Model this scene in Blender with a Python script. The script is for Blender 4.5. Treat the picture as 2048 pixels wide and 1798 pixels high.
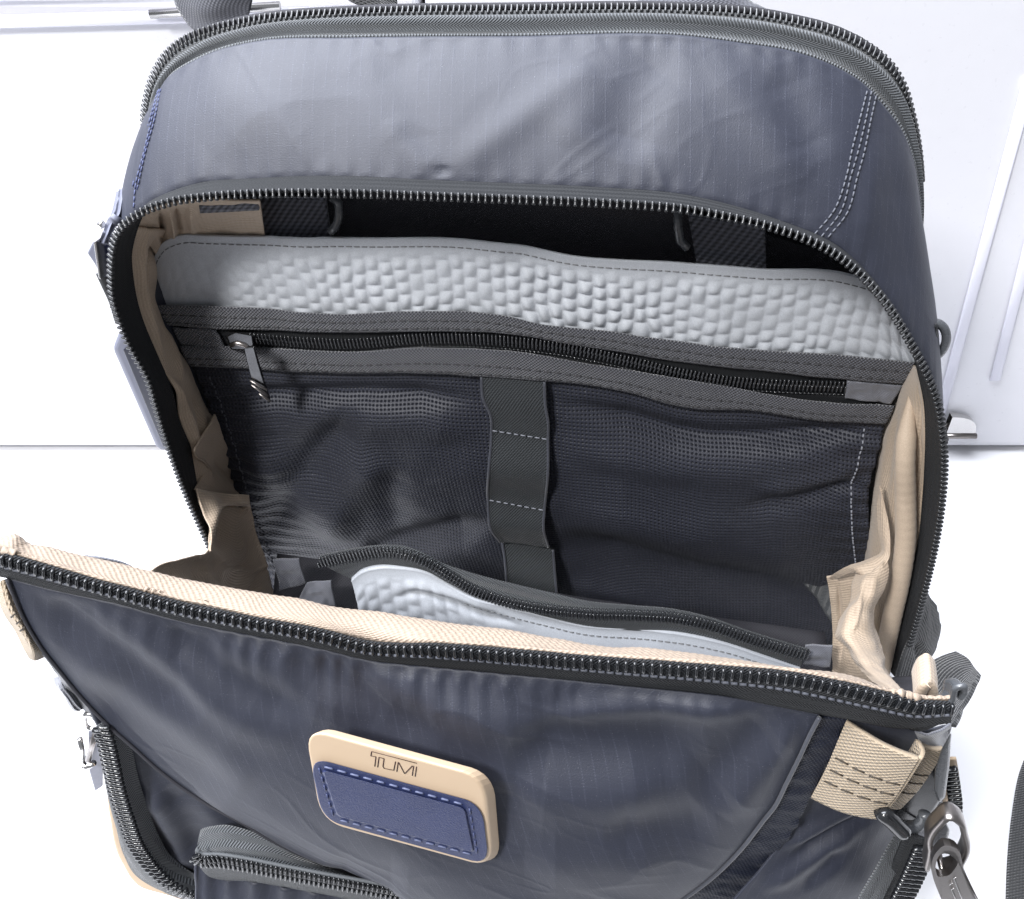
import bpy, math
import numpy as np
from mathutils import Matrix

# ---------------------------------------------------------------- camera, light
HC = 0.47                      # camera height above the table top
F, TH, PSI = 1900.0, math.radians(40), math.radians(7)   # focal in px of a 2048 frame, tilt, bag yaw
sc = bpy.context.scene
for o in list(bpy.data.objects):
    bpy.data.objects.remove(o)
cam = bpy.data.cameras.new('Camera')
cam.sensor_width = 36.0
cam.lens = F / 2048.0 * 36.0
cam.clip_start, cam.clip_end = 0.01, 50
camo = bpy.data.objects.new('Camera', cam)
sc.collection.objects.link(camo)
camo.location = (0, 0, HC)
camo.rotation_euler = (math.pi / 2 - TH, 0, 0)
sc.camera = camo

world = bpy.data.worlds.new('World')
sc.world = world
world.use_nodes = True
bg = world.node_tree.nodes['Background']
bg.inputs[0].default_value = (0.90, 0.93, 1.0, 1)
bg.inputs[1].default_value = 0.36


def area(name, loc, target, size, power, col=(1, 1, 1)):
    l = bpy.data.lights.new(name, 'AREA')
    l.shape = 'SQUARE'
    l.size = size
    l.energy = power
    l.color = col
    ob = bpy.data.objects.new(name, l)
    sc.collection.objects.link(ob)
    ob.location = loc
    d = np.array(target, float) - np.array(loc, float)
    from mathutils import Vector
    ob.rotation_euler = Vector(d).to_track_quat('-Z', 'Y').to_euler()
    return ob


area('ceiling_light', (-0.62, -0.50, 1.20), (0.0, 0.27, 0.30), 0.22, 22, (1.0, 0.99, 0.98))  # main light, taken as a ceiling light, placed from the cast shadows
area('ceiling_panel', (-0.62, 0.52, 1.70), (-0.10, 0.36, 0.3), 1.4, 104, (0.90, 0.93, 1.0))
vs = sc.view_settings
vs.view_transform = 'Standard'
vs.look = 'None'
vs.exposure = 0.0
vs.gamma = 1.0
vs.use_curve_mapping = False

# ---------------------------------------------------------------- geometry helpers
CT, ST = math.cos(TH), math.sin(TH)
BX = np.array([math.cos(PSI), -math.sin(PSI), 0])
BY = np.array([math.sin(PSI), math.cos(PSI), 0])
OFF = np.array([-0.012, 0.25, -HC])        # bag base, in bag axes seen from the eye point
FLIP = 1


def rays(uv):
    uv = np.asarray(uv, float)
    x = (uv[..., 0] - 1024) / F
    y = -(uv[..., 1] - 899) / F
    return np.stack([x, CT + y * ST, -ST + y * CT], -1)


def tobag(w):
    return np.stack([w @ BX, w @ BY, w[..., 2]], -1)


def on(uv, D, k=0.0, z0=0.0):
    """survey sightings -> points on the plane  y = D + k (z - z0)  of the bag"""
    r = rays(uv)
    D = np.asarray(D, float)
    t = (D - k * z0) / (r @ BY - k * r[..., 2])
    return tobag(r * t[..., None])


def on3(l):
    a = np.array(l, float)
    return on(a[:, :2], a[:, 2])


def proj(P):
    P = np.asarray(P, float)
    w = P[..., :1] * BX + P[..., 1:2] * BY
    w[..., 2] = P[..., 2]
    zf = w[..., 1] * CT - w[..., 2] * ST
    yu = w[..., 1] * ST + w[..., 2] * CT
    return np.stack([1024 + F * w[..., 0] / zf, 899 - F * yu / zf], -1)


def hermite(P, n, closed=False):
    """smooth curve through points, n samples evenly spaced"""
    P = np.asarray(P, float)
    if closed:
        P = np.vstack([P, P[:1]])
    d = np.maximum(np.linalg.norm(np.diff(P, axis=0), axis=1), 1e-9)
    t = np.concatenate([[0], np.cumsum(d)])
    m = np.zeros_like(P)
    sl = np.diff(P, axis=0) / d[:, None]
    if len(P) > 2:
        w = (d[1:] / (d[:-1] + d[1:]))[:, None]
        m[1:-1] = sl[:-1] * w + sl[1:] * (1 - w)
    m[0], m[-1] = sl[0], sl[-1]
    if closed:
        mm = (sl[0] + sl[-1]) / 2
        m[0] = m[-1] = mm

    def ev(x):
        i = np.clip(np.searchsorted(t, x, side='right') - 1, 0, len(d) - 1)
        h = d[i]
        s = ((x - t[i]) / h)[:, None]
        h = h[:, None]
        return (P[i] * (2 * s**3 - 3 * s**2 + 1) + m[i] * h * (s**3 - 2 * s**2 + s)
                + P[i + 1] * (-2 * s**3 + 3 * s**2) + m[i + 1] * h * (s**3 - s**2))
    Q = ev(np.linspace(0, t[-1], max(40, 12 * len(P))))
    c = np.concatenate([[0], np.cumsum(np.linalg.norm(np.diff(Q, axis=0), axis=1))])
    x = np.linspace(0, c[-1], n + 1 if closed else n)
    if closed:
        x = x[:-1]
    return np.stack([np.interp(x, c, Q[:, k]) for k in range(P.shape[1])], -1)


def segs(parts, ns):
    out = []
    for i, (p, n) in enumerate(zip(parts, ns)):
        q = hermite(p, n + 1)
        out.append(q if i == len(parts) - 1 else q[:-1])
    return np.vstack(out)


def loft(curves, nv):
    """curves already resampled to the same count -> (nv, nu, 3)"""
    C = np.stack(curves, 0)
    nr, nu = C.shape[:2]
    t = np.concatenate([[0], np.cumsum(np.linalg.norm(np.diff(C, axis=0), axis=2).mean(1))])
    if nr == 2:
        s = np.linspace(0, 1, nv)[:, None, None]
        return C[0] * (1 - s) + C[1] * s
    x = np.linspace(0, t[-1], nv)
    d = np.diff(t)
    sl = np.diff(C, axis=0) / d[:, None, None]
    m = np.zeros_like(C)
    w = (d[1:] / (d[:-1] + d[1:]))[:, None, None]
    m[1:-1] = sl[:-1] * w + sl[1:] * (1 - w)
    m[0], m[-1] = sl[0], sl[-1]
    i = np.clip(np.searchsorted(t, x, side='right') - 1, 0, len(d) - 1)
    h = d[i][:, None, None]
    s = ((x - t[i]) / d[i])[:, None, None]
    return (C[i] * (2 * s**3 - 3 * s**2 + 1) + m[i] * h * (s**3 - 2 * s**2 + s)
            + C[i + 1] * (-2 * s**3 + 3 * s**2) + m[i + 1] * h * (s**3 - s**2))


def coons(T, B, L, R, nu, nv):
    T, B = hermite(T, nu), hermite(B, nu)
    L, R = hermite(L, nv), hermite(R, nv)
    u = np.linspace(0, 1, nu)[None, :, None]
    v = np.linspace(0, 1, nv)[:, None, None]
    P = ((1 - v) * T[None] + v * B[None] + (1 - u) * L[:, None] + u * R[:, None]
         - ((1 - u) * (1 - v) * T[0] + u * (1 - v) * T[-1] + (1 - u) * v * B[0] + u * v * B[-1]))
    return P


def normals(G):
    du = np.gradient(G, axis=1)
    dv = np.gradient(G, axis=0)
    n = np.cross(du, dv)
    n /= np.maximum(np.linalg.norm(n, axis=2, keepdims=True), 1e-12)
    s = np.sign(-(n * G).sum(2).mean())       # towards the viewer's side
    return n * (s if s != 0 else 1)


def disp(G, h):
    return G + normals(G) * np.asarray(h)[..., None]


def dist_line(uv, line):
    line = np.asarray(line, float)
    best = np.full(uv.shape[:2], 1e9)
    along = np.zeros(uv.shape[:2])
    L = np.concatenate([[0], np.cumsum(np.linalg.norm(np.diff(line, axis=0), axis=1))])
    for i in range(len(line) - 1):
        a, b = line[i], line[i + 1]
        ab = b - a
        s = np.clip(((uv - a) @ ab) / (ab @ ab), 0, 1)
        d = np.linalg.norm(uv - (a + s[..., None] * ab), axis=-1)
        m = d < best
        best = np.where(m, d, best)
        along = np.where(m, (L[i] + s * (L[i + 1] - L[i])) / L[-1], along)
    return best, along


def folds(G, lst, uv=None):
    """soft ridges (+) and valleys (-) of cloth: (line, half width, height)"""
    uv = proj(G) if uv is None else uv
    h = np.zeros(G.shape[:2])
    for line, w, amp in lst:
        d, s = dist_line(uv, hermite(line, 14))
        tp = np.clip(np.minimum(s, 1 - s) / 0.22, 0.12, 1)
        h += amp * tp * np.exp(-(d / (w * (0.6 + 0.4 * tp)))**2)
    return h


def noise2(x, y, seed):
    rng = np.random.RandomState(seed)
    tab = rng.rand(64, 64) * 2 - 1
    xi, yi = np.floor(x).astype(int), np.floor(y).astype(int)
    fx, fy = x - xi, y - yi
    fx = fx * fx * (3 - 2 * fx)
    fy = fy * fy * (3 - 2 * fy)
    g = lambda a, b: tab[a % 64, b % 64]
    return ((g(xi, yi) * (1 - fx) + g(xi + 1, yi) * fx) * (1 - fy)
            + (g(xi, yi + 1) * (1 - fx) + g(xi + 1, yi + 1) * fx) * fy)


def guv(G):
    """metric cloth coordinates of a grid"""
    lu = np.linalg.norm(np.diff(G, axis=1), axis=2)
    lv = np.linalg.norm(np.diff(G, axis=0), axis=2)
    U = np.concatenate([np.zeros((G.shape[0], 1)), np.cumsum(lu, 1)], 1)
    U = U - U[:, G.shape[1] // 2:G.shape[1] // 2 + 1]
    V = np.concatenate([np.zeros((1, G.shape[1])), np.cumsum(lv, 0)], 0)
    return U, V


def wrinkle(G, size, amp, seed, ax=1.0):
    U, V = guv(G)
    return amp * (noise2(U / size * ax + 7.3, V / size + 3.1, seed) + 0.5 * noise2(U / size * 2.1 * ax, V / size * 2.1, seed + 1))


def crease(G, size, amp, seed, ang=0.5, stretch=2.5):
    """crisp small creases of thin cloth, running along the angle ang"""
    U, V = guv(G)
    c, s = math.cos(ang), math.sin(ang)
    a, b = (U * c + V * s) / (size * stretch), (-U * s + V * c) / size
    a2 = a + 0.35 * noise2(U / size * 0.4, V / size * 0.4, seed + 5)
    n1 = noise2(a2 + 11, b + 5 + 0.6 * noise2(a * 1.3, b * 0.7, seed + 9), seed)
    m = np.clip(noise2(U / size * 0.35 + 3, V / size * 0.35, seed + 2) * 1.4 + 0.35, 0, 1)
    return amp * m * (np.clip(1 - np.abs(n1) * 3.2, 0, 1)**1.5)


def finish(me, name, mat, parent, smooth=True):
    if mat:
        me.materials.append(mat)
    if smooth:
        me.polygons.foreach_set('use_smooth', [True] * len(me.polygons))
    me.update()
    ob = bpy.data.objects.new(name, me)
    sc.collection.objects.link(ob)
    if parent is not None:
        ob.parent = parent
    return ob


def grid(name, G, mat, parent, thick=0.0, closed=False, uvw=None, inside=False):
    nv, nu = G.shape[:2]
    U, V = guv(G) if uvw is None else uvw
    idx = np.arange(nv * nu).reshape(nv, nu)
    a, b, c, d = idx[:-1, :-1], idx[:-1, 1:], idx[1:, 1:], idx[1:, :-1]
    q = np.stack([a, b, c, d], -1).reshape(-1, 4)
    du, dv = np.gradient(G, axis=1), np.gradient(G, axis=0)
    n = np.cross(du, dv)
    if (n * G).sum() > 0:
        q = q[:, ::-1]
    me = bpy.data.meshes.new(name)
    me.from_pydata((G.reshape(-1, 3) - OFF).tolist(), [], q.tolist())
    uvl = me.uv_layers.new(name='UVMap')
    li = q.reshape(-1)
    uvl.data.foreach_set('uv', np.stack([U.reshape(-1)[li], V.reshape(-1)[li]], -1).reshape(-1))
    ob = finish(me, name, mat, parent)
    if thick:
        m = ob.modifiers.new('Solidify', 'SOLIDIFY')
        m.thickness = thick
        m.offset = -1
        m.use_rim = True
    return ob


def raw(name, V, Fc, mat, parent, smooth=True, uv=None):
    me = bpy.data.meshes.new(name)
    me.from_pydata((np.asarray(V) - OFF).tolist(), [], [list(map(int, f)) for f in Fc])
    ob = finish(me, name, mat, parent, smooth)
    return ob


def frames(C, up=None, closed=False):
    t = np.gradient(C, axis=0)
    if closed:
        t = np.roll(C, -1, 0) - np.roll(C, 1, 0)
    t /= np.linalg.norm(t, axis=1, keepdims=True)
    if up is None:
        up = -C / np.linalg.norm(C, axis=1, keepdims=True)
    up = np.broadcast_to(np.asarray(up, float), C.shape)
    n = up - (up * t).sum(1, keepdims=True) * t
    n /= np.maximum(np.linalg.norm(n, axis=1, keepdims=True), 1e-9)
    s = np.cross(n, t)
    return t, s, n


def sweep_vf(C, prof, up=None, closed=False, scale=None, base=0):
    """profile [(side, out)] swept along C"""
    t, s, n = frames(C, up, closed)
    prof = np.asarray(prof, float)
    sc_ = np.ones(len(C)) if scale is None else np.asarray(scale)
    V = C[:, None] + (s[:, None] * prof[None, :, :1] + n[:, None] * prof[None, :, 1:]) * sc_[:, None, None]
    m, k = len(C), len(prof)
    idx = np.arange(m * k).reshape(m, k) + base
    Fc = []
    for i in range(m if closed else m - 1):
        A, B = idx[i], idx[(i + 1) % m]
        for j in range(k):
            Fc.append((A[j], A[(j + 1) % k], B[(j + 1) % k], B[j]))
    if not closed:
        Fc.append(tuple(idx[0][::-1]))
        Fc.append(tuple(idx[-1]))
    return V.reshape(-1, 3), Fc


def ring(ra, rb=None, n=8, sq=1.0):
    a = np.linspace(0, 2 * np.pi, n, endpoint=False) + np.pi / n
    rb = ra if rb is None else rb
    f = lambda c: np.sign(c) * np.abs(c)**sq
    return np.stack([ra * f(np.cos(a)), rb * f(np.sin(a))], -1)


def sweep(name, C, prof, mat, parent, up=None, closed=False, scale=None, smooth=True):
    V, Fc = sweep_vf(np.asarray(C), prof, up, closed, scale)
    return raw(name, V, Fc, mat, parent, smooth)


def dashes(name, C, mat, parent, pitch, length, r, lift=0.0, up=None, slant=0.0):
    """a row of sewn stitches along the curve C"""
    L = np.linalg.norm(np.diff(C, axis=0), axis=1).sum()
    n = max(2, int(L / pitch))
    Q = hermite(C, n * 2 + 1)
    t, s, nn = frames(Q, up)
    V, Fc, b = [], [], 0
    rng = np.random.RandomState(len(name) + n)
    for i in range(1, 2 * n, 2):
        c = Q[i] + nn[i] * lift
        d = t[i] * math.cos(slant) + s[i] * math.sin(slant)
        l = length * (0.9 + 0.2 * rng.rand())
        X = np.stack([c - d * l / 2 - nn[i] * r * 0.8, c - d * l * 0.25 + nn[i] * r * 0.3, c + d * l * 0.25 + nn[i] * r * 0.3, c + d * l / 2 - nn[i] * r * 0.8])
        v, f = sweep_vf(X, ring(r, r * 0.8, 6), nn[i], base=b)
        V.append(v)
        Fc += f
        b += len(v)
    return raw(name, np.vstack(V), Fc, mat, parent)


def tooth_mesh(L, w, h, hook=0.0):
    """one zipper tooth: bar across the tape (y) with a thicker rounded head; x along the chain"""
    rows = [(-0.55, 0.62, 0.55), (-0.48, 0.85, 0.9), (-0.1, 0.8, 0.95), (0.14, 0.7, 0.9), (0.3, 1.0, 1.0), (0.44, 0.95, 0.9), (0.52, 0.55, 0.5)]
    V, k = [], 8
    for y, sw, sh in rows:
        for x, z in ring(0.5 * w * sw, 0.5 * h * sh, k, 0.75):
            V.append((x, y * L, z + 0.25 * h + hook * (y + 0.5)**2 * L))
    V = np.array(V)
    Fc = []
    for i in range(len(rows) - 1):
        for j in range(k):
            Fc.append((i * k + j, i * k + (j + 1) % k, (i + 1) * k + (j + 1) % k, (i + 1) * k + j))
    Fc.append(tuple(range(k))[::-1])
    Fc.append(tuple(range((len(rows) - 1) * k, len(rows) * k)))
    return V, Fc


def teeth(C, A, pitch, L, w, h, mat, parent, single=None, hook=0.0, lift=0.0, flipn=1, phase=0.0):
    """teeth along C, heads pointing along A; single: (lo, hi) fractions built one by one"""
    C = np.asarray(C)
    Ln = np.linalg.norm(np.diff(C, axis=0), axis=1).sum()
    n = int(Ln / pitch)
    Q = hermite(C, n)
    Aq = np.stack([np.interp(np.linspace(0, 1, n), np.linspace(0, 1, len(A)), A[:, k]) for k in range(3)], -1)
    t = np.gradient(Q, axis=0)
    t /= np.linalg.norm(t, axis=1, keepdims=True)
    if phase:
        Q = Q + t * phase * pitch
    a = Aq - (Aq * t).sum(1, keepdims=True) * t
    a /= np.maximum(np.linalg.norm(a, axis=1, keepdims=True), 1e-9)
    nn = np.cross(t, a)
    s = np.sign((nn * -Q).sum(1))
    s[s == 0] = 1
    nn *= s[:, None] * flipn
    tv, tf = tooth_mesh(L, w, h, hook)
    me = None
    V, Fc, b = [], [], 0
    for i in range(n):
        fr = i / max(1, n - 1)
        p = Q[i] + nn[i] * lift
        if single and single[0] <= fr <= single[1]:
            if me is None:
                me = bpy.data.meshes.new('tooth')
                me.from_pydata(tv.tolist(), [], tf)
                me.materials.append(mat)
                me.polygons.foreach_set('use_smooth', [True] * len(me.polygons))
            ob = bpy.data.objects.new('tooth', me)
            sc.collection.objects.link(ob)
            ob.parent = parent
            M = Matrix.Identity(4)
            for k in range(3):
                M[k][0], M[k][1], M[k][2], M[k][3] = t[i][k], a[i][k], nn[i][k], (p - OFF)[k]
            if np.linalg.det(np.stack([t[i], a[i], nn[i]])) < 0:
                for k in range(3):
                    M[k][0] = -M[k][0]
            ob.matrix_basis = M
        else:
            V.append(p + tv[:, :1] * t[i] + tv[:, 1:2] * a[i] + tv[:, 2:] * nn[i])
            Fc += [tuple(x + b for x in f) for f in tf]
            b += len(tv)
    if V:
        ob = raw('teeth_row', np.vstack(V), Fc, mat, parent)
        ob['kind'] = 'stuff'


def poly_extrude(name, front, back, mat, parent, smooth=False, bevel=0.0):
    """closed outline front (towards viewer) joined to the outline back"""
    n = len(front)
    V = np.vstack([front, back])
    Fc = [tuple(range(n)), tuple(range(2 * n - 1, n - 1, -1))]
    for i in range(n):
        j = (i + 1) % n
        Fc.append((i, n + i, n + j, j))
    ob = raw(name, V, Fc, mat, parent, smooth)
    import bmesh
    bm = bmesh.new()
    bm.from_mesh(ob.data)
    bmesh.ops.recalc_face_normals(bm, faces=bm.faces)
    bm.to_mesh(ob.data)
    bm.free()
    if bevel:
        m = ob.modifiers.new('Bevel', 'BEVEL')
        m.width = bevel
        m.segments = 3
        m.limit_method = 'ANGLE'
        m.angle_limit = math.radians(40)
        m.harden_normals = False
    return ob


def round_quad(q, r, n=7):
    """rounded outline of a quad given by its 4 corners (any dimension); r = fraction per corner side"""
    q = [np.asarray(p, float) for p in q]
    out = []
    for i in range(4):
        p, a, b = q[i], q[i - 1], q[(i + 1) % 4]
        da, db = np.linalg.norm(a - p), np.linalg.norm(b - p)
        pa, pb = p + (a - p) / da * r, p + (b - p) / db * r
        for s in np.linspace(0, 1, n):
            out.append(pa * (1 - s)**2 + 2 * p * s * (1 - s) * 0.88 + 0.12 * (pa + pb) * s * (1 - s) + pb * s**2)
    return np.array(out)

# ---------------------------------------------------------------- materials
class NT:
    def __init__(s, name):
        s.m = bpy.data.materials.new(name)
        s.m.use_nodes = True
        s.t = s.m.node_tree
        s.b = s.t.nodes['Principled BSDF']

    def n(s, typ, **kw):
        x = s.t.nodes.new(typ)
        for k, v in kw.items():
            setattr(x, k, v)
        return x

    def put(s, sock, v):
        if isinstance(v, (int, float)):
            sock.default_value = v
        elif isinstance(v, (tuple, list)):
            sock.default_value = tuple(v) + ((1,) if len(v) == 3 and len(sock.default_value) == 4 else ())
        else:
            s.t.links.new(v, sock)

    def math(s, op, a, b=0.0, c=None, clamp=False):
        x = s.n('ShaderNodeMath', operation=op, use_clamp=clamp)
        s.put(x.inputs[0], a)
        s.put(x.inputs[1], b)
        if c is not None:
            s.put(x.inputs[2], c)
        return x.outputs[0]

    def mix(s, f, a, b):
        x = s.n('ShaderNodeMix', data_type='RGBA')
        s.put(x.inputs[0], f)
        s.put(x.inputs[6], a)
        s.put(x.inputs[7], b)
        return x.outputs[2]

    def uv(s):
        if not hasattr(s, '_uv'):
            u = s.n('ShaderNodeUVMap', uv_map='UVMap')
            sp = s.n('ShaderNodeSeparateXYZ')
            s.t.links.new(u.outputs[0], sp.inputs[0])
            s._uv = (sp.outputs[0], sp.outputs[1], u.outputs[0])
        return s._uv

    def noise(s, scale, detail=2.0, vec=None, rough=0.5):
        x = s.n('ShaderNodeTexNoise')
        x.inputs['Scale'].default_value = scale
        x.inputs['Detail'].default_value = detail
        x.inputs['Roughness'].default_value = rough
        if vec is None:
            tc = s.n('ShaderNodeTexCoord')
            vec = tc.outputs['Object']
        s.t.links.new(vec, x.inputs['Vector'])
        return x.outputs[0]

    def sin(s, v, period, ph=0.0):
        return s.math('SINE', s.math('MULTIPLY_ADD', v, 2 * math.pi / period, ph))

    def bump(s, h, dist, strength=1.0, normal=None):
        x = s.n('ShaderNodeBump')
        x.inputs['Strength'].default_value = strength
        x.inputs['Distance'].default_value = dist
        s.put(x.inputs['Height'], h)
        if normal is not None:
            s.t.links.new(normal, x.inputs['Normal'])
        return x.outputs[0]


def cloth(name, col, col2=None, rough=0.6, spec=0.4, sheen=0.0, kind=None, per=0.0011, perv=None, bump=0.00015, lo=0.75,
          hi=1.15, rip=0.0, var=0.12, sheentint=(1, 1, 1), dirt=None, speck=0.0):
    """woven cloth. kind: plain / twill / rib / ribv / dots; rip = ripstop spacing"""
    M = NT(name)
    b = M.b
    u, v, uvv = M.uv()
    perv = perv or per
    h = None
    if kind == 'plain':
        h = M.math('MULTIPLY', M.sin(u, per), M.sin(v, perv))
    elif kind == 'twill':
        h = M.math('MULTIPLY_ADD', M.sin(M.math('ADD', u, M.math('MULTIPLY', v, 0.75)), per), 0.7, M.math('MULTIPLY', M.sin(v, per * 0.62), 0.3))
    elif kind == 'rib':
        h = M.math('MULTIPLY_ADD', M.sin(u, per), 0.75, M.math('MULTIPLY', M.sin(v, perv), 0.35))
    elif kind == 'ribv':
        h = M.math('MULTIPLY_ADD', M.sin(v, perv), 0.75, M.math('MULTIPLY', M.sin(u, per), 0.3))
    elif kind == 'herring':
        saw = M.math('PINGPONG', v, perv)
        h = M.sin(M.math('ADD', u, M.math('MULTIPLY', saw, 1.2)), per)
    elif kind == 'dots':
        a = M.math('MULTIPLY_ADD', M.sin(u, per), 0.5, 0.5)
        c = M.math('MULTIPLY_ADD', M.sin(v, perv), 0.5, 0.5)
        h = M.math('SUBTRACT', 1.0, M.math('MULTIPLY', M.math('POWER', a, 1.3), M.math('POWER', c, 2.2)))
        h = M.math('MULTIPLY_ADD', h, 2.0, -1.0)
    fac = M.math('MULTIPLY_ADD', h, 0.5, 0.5, clamp=True) if h is not None else 0.5
    nz = M.noise(60, 3)
    fine = M.noise(2600, 2)
    dark = tuple(x * lo for x in (col2 or col))
    light = tuple(min(1, x * hi) for x in col)
    c = M.mix(fac, dark, light)
    amt = M.math('MULTIPLY_ADD', nz, var * 2, 1 - var)
    amt = M.math('MULTIPLY', amt, M.math('MULTIPLY_ADD', fine, 0.5, 0.75))
    mul = M.n('ShaderNodeVectorMath', operation='SCALE')
    M.t.links.new(c, mul.inputs[0])
    M.t.links.new(amt, mul.inputs['Scale'])
    c = mul.outputs[0]
    nrm = None
    hh = M.math('MULTIPLY', M.math('SUBTRACT', fine, 0.5), 0.6)
    if h is not None:
        hh = M.math('ADD', hh, h)
    if rip:
        l1 = M.math('POWER', M.math('MULTIPLY_ADD', M.sin(u, rip), 0.5, 0.5), 26)
        l2 = M.math('POWER', M.math('MULTIPLY_ADD', M.sin(v, rip), 0.5, 0.5), 30)
        spk = M.math('MULTIPLY_ADD', M.sin(v, 0.0009), 0.4, 0.6)
        ln = M.math('ADD', M.math('MULTIPLY', l1, spk), M.math('MULTIPLY', l2, 0.2))
        brk = M.noise(140, 2)
        ln = M.math('MULTIPLY', ln, M.math('MULTIPLY_ADD', brk, 2.4, -0.7, clamp=True))
        c = M.mix(M.math('MULTIPLY', ln, 0.24), c, tuple(min(1, x * 3.0 + 0.05) for x in col))
        hh = M.math('ADD', hh, M.math('MULTIPLY', ln, 0.35))
    nrm = M.bump(hh, bump, 1.0)
    if speck:
        sp = M.math('GREATER_THAN', M.noise(3300, 1), 0.76)  # pale specks put the sparkle of lit threads into the colour
        c = M.mix(M.math('MULTIPLY', sp, speck), c, (0.8, 0.82, 0.9))
    M.put(b.inputs['Base Color'], c)
    M.put(b.inputs['Roughness'], rough)
    M.put(b.inputs['Specular IOR Level'], spec)
    M.put(b.inputs['Sheen Weight'], sheen)
    M.put(b.inputs['Sheen Roughness'], 0.45)
    M.put(b.inputs['Sheen Tint'], sheentint)
    M.t.links.new(nrm, b.inputs['Normal'])
    return M.m


def solid(name, col, rough=0.4, spec=0.5, metal=0.0, var=0.08, bump=0.0, bscale=900, coat=0.0, scratch=0.0):
    M = NT(name)
    nz = M.noise(90, 4)
    mul = M.n('ShaderNodeVectorMath', operation='SCALE')
    mul.inputs[0].default_value = col[:3]
    M.t.links.new(M.math('MULTIPLY_ADD', nz, var * 2, 1 - var), mul.inputs['Scale'])
    M.t.links.new(mul.outputs[0], M.b.inputs['Base Color'])
    M.put(M.b.inputs['Roughness'], M.math('MULTIPLY_ADD', M.noise(300, 3), 0.16, rough - 0.08))
    M.put(M.b.inputs['Specular IOR Level'], spec)
    M.put(M.b.inputs['Metallic'], metal)
    M.put(M.b.inputs['Coat Weight'], coat)
    if bump:
        M.t.links.new(M.bump(M.noise(bscale, 3), bump), M.b.inputs['Normal'])
    return M.m


NAVY = (0.0140, 0.0170, 0.0315)
m_nylon = cloth('navy_ripstop_nylon', NAVY, rough=0.60, spec=0.70, sheen=0.06, kind=None, per=0.0007, bump=0.00014, lo=0.9, hi=1.1, rip=0.0038,
                sheentint=(0.85, 0.88, 1.0), speck=0.16)
m_nylon_in = cloth('dark_inner_nylon', (0.042, 0.042, 0.050), rough=0.7, spec=0.3, kind='plain', per=0.0014, bump=0.0001)
m_band = cloth('navy_seam_tape', (0.010, 0.013, 0.026), rough=0.6, spec=0.4, kind='plain', per=0.0014, bump=0.0001)
m_mesh = cloth('navy_box_weave', (0.0235, 0.0255, 0.036), col2=(0.005, 0.0058, 0.0085), rough=0.46, spec=0.35, sheen=0.02, kind='dots', per=0.0017, perv=0.0019,
               bump=0.00022, lo=0.4, hi=1.3, speck=0.42)
m_tape = cloth('black_zipper_tape', (0.013, 0.0145, 0.017), rough=0.65, spec=0.3, sheen=0.02, kind='herring', per=0.0011, perv=0.0021, bump=0.00014, lo=0.55, hi=1.6)
m_tape_l = cloth('charcoal_zipper_tape', (0.085, 0.092, 0.10), rough=0.6, spec=0.4, sheen=0.2, kind='herring', per=0.0011, perv=0.0024, bump=0.00025, lo=0.42, hi=1.6, speck=0.2)
m_bind = cloth('charcoal_webbing_binding', (0.082, 0.085, 0.102), rough=0.45, spec=0.55, sheen=0.3, kind='plain', per=0.0014, perv=0.0014, bump=0.0005, lo=0.12, hi=2.2, speck=0.5)
m_elastic = cloth('charcoal_elastic', (0.022, 0.026, 0.030), rough=0.6, spec=0.4, sheen=0.2, kind='twill', per=0.0013, bump=0.0002, lo=0.4, hi=1.9)
m_web = cloth('black_webbing', (0.060, 0.063, 0.078), rough=0.6, spec=0.4, sheen=0.2, kind='twill', per=0.0026, bump=0.0003, lo=0.4, hi=2.2)
m_strap = cloth('black_strap', (0.020, 0.021, 0.023), rough=0.6, spec=0.4, sheen=0.25, kind='ribv', per=0.0015, perv=0.0016, bump=0.0003, lo=0.45, hi=1.6)
m_beige = cloth('beige_lining', (0.465, 0.370, 0.280), rough=0.62, spec=0.35, sheen=0.15, kind='ribv', per=0.0018, perv=0.0013, bump=0.00009, lo=0.90, hi=1.05, var=0.05)
m_beige_b = cloth('beige_grosgrain_binding', (0.33, 0.262, 0.205), rough=0.6, spec=0.3, sheen=0.1, kind='plain', per=0.0018, perv=0.0018, bump=0.00012, lo=0.80, hi=1.12, var=0.04)
m_webbing = cloth('beige_webbing', (0.53, 0.43, 0.315), rough=0.65, spec=0.3, sheen=0.15, kind='plain', per=0.0021, perv=0.0014, bump=0.0003, lo=0.66, hi=1.12, var=0.05)
m_quilt = cloth('pale_grey_embossed_cloth', (0.48, 0.505, 0.545), rough=0.55, spec=0.35, sheen=0.1, kind=None, bump=0.00008, lo=0.96, hi=1.02, var=0.05)
m_greytab = cloth('grey_satin', (0.16, 0.165, 0.19), rough=0.4, spec=0.5, sheen=0.3, kind='twill', per=0.001, bump=0.00005)
m_greystrap = cloth('charcoal_strap_cloth', (0.085, 0.088, 0.105), rough=0.6, spec=0.4, sheen=0.35, kind='plain', per=0.0014, bump=0.0001)
m_thread_g = solid('grey_thread', (0.085, 0.09, 0.11), 0.6)
m_thread_l = solid('pale_thread', (0.24, 0.25, 0.29), 0.55)
m_thread_b = solid('blue_thread', (0.055, 0.068, 0.15), 0.55)
m_thread_lb = solid('light_blue_thread', (0.13, 0.15, 0.25), 0.5)
m_thread_d = solid('dark_thread', (0.05, 0.05, 0.055), 0.6)
m_thread_m = solid('mid_grey_thread', (0.20, 0.205, 0.21), 0.6)
m_thread_k = solid('brown_black_thread', (0.045, 0.035, 0.025), 0.6)
m_teeth = solid('black_nylon_teeth', (0.010, 0.011, 0.013), 0.22, 0.7)
m_teeth_g = solid('gunmetal_teeth', (0.018, 0.019, 0.021), 0.30, 0.7, metal=0.0)
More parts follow.
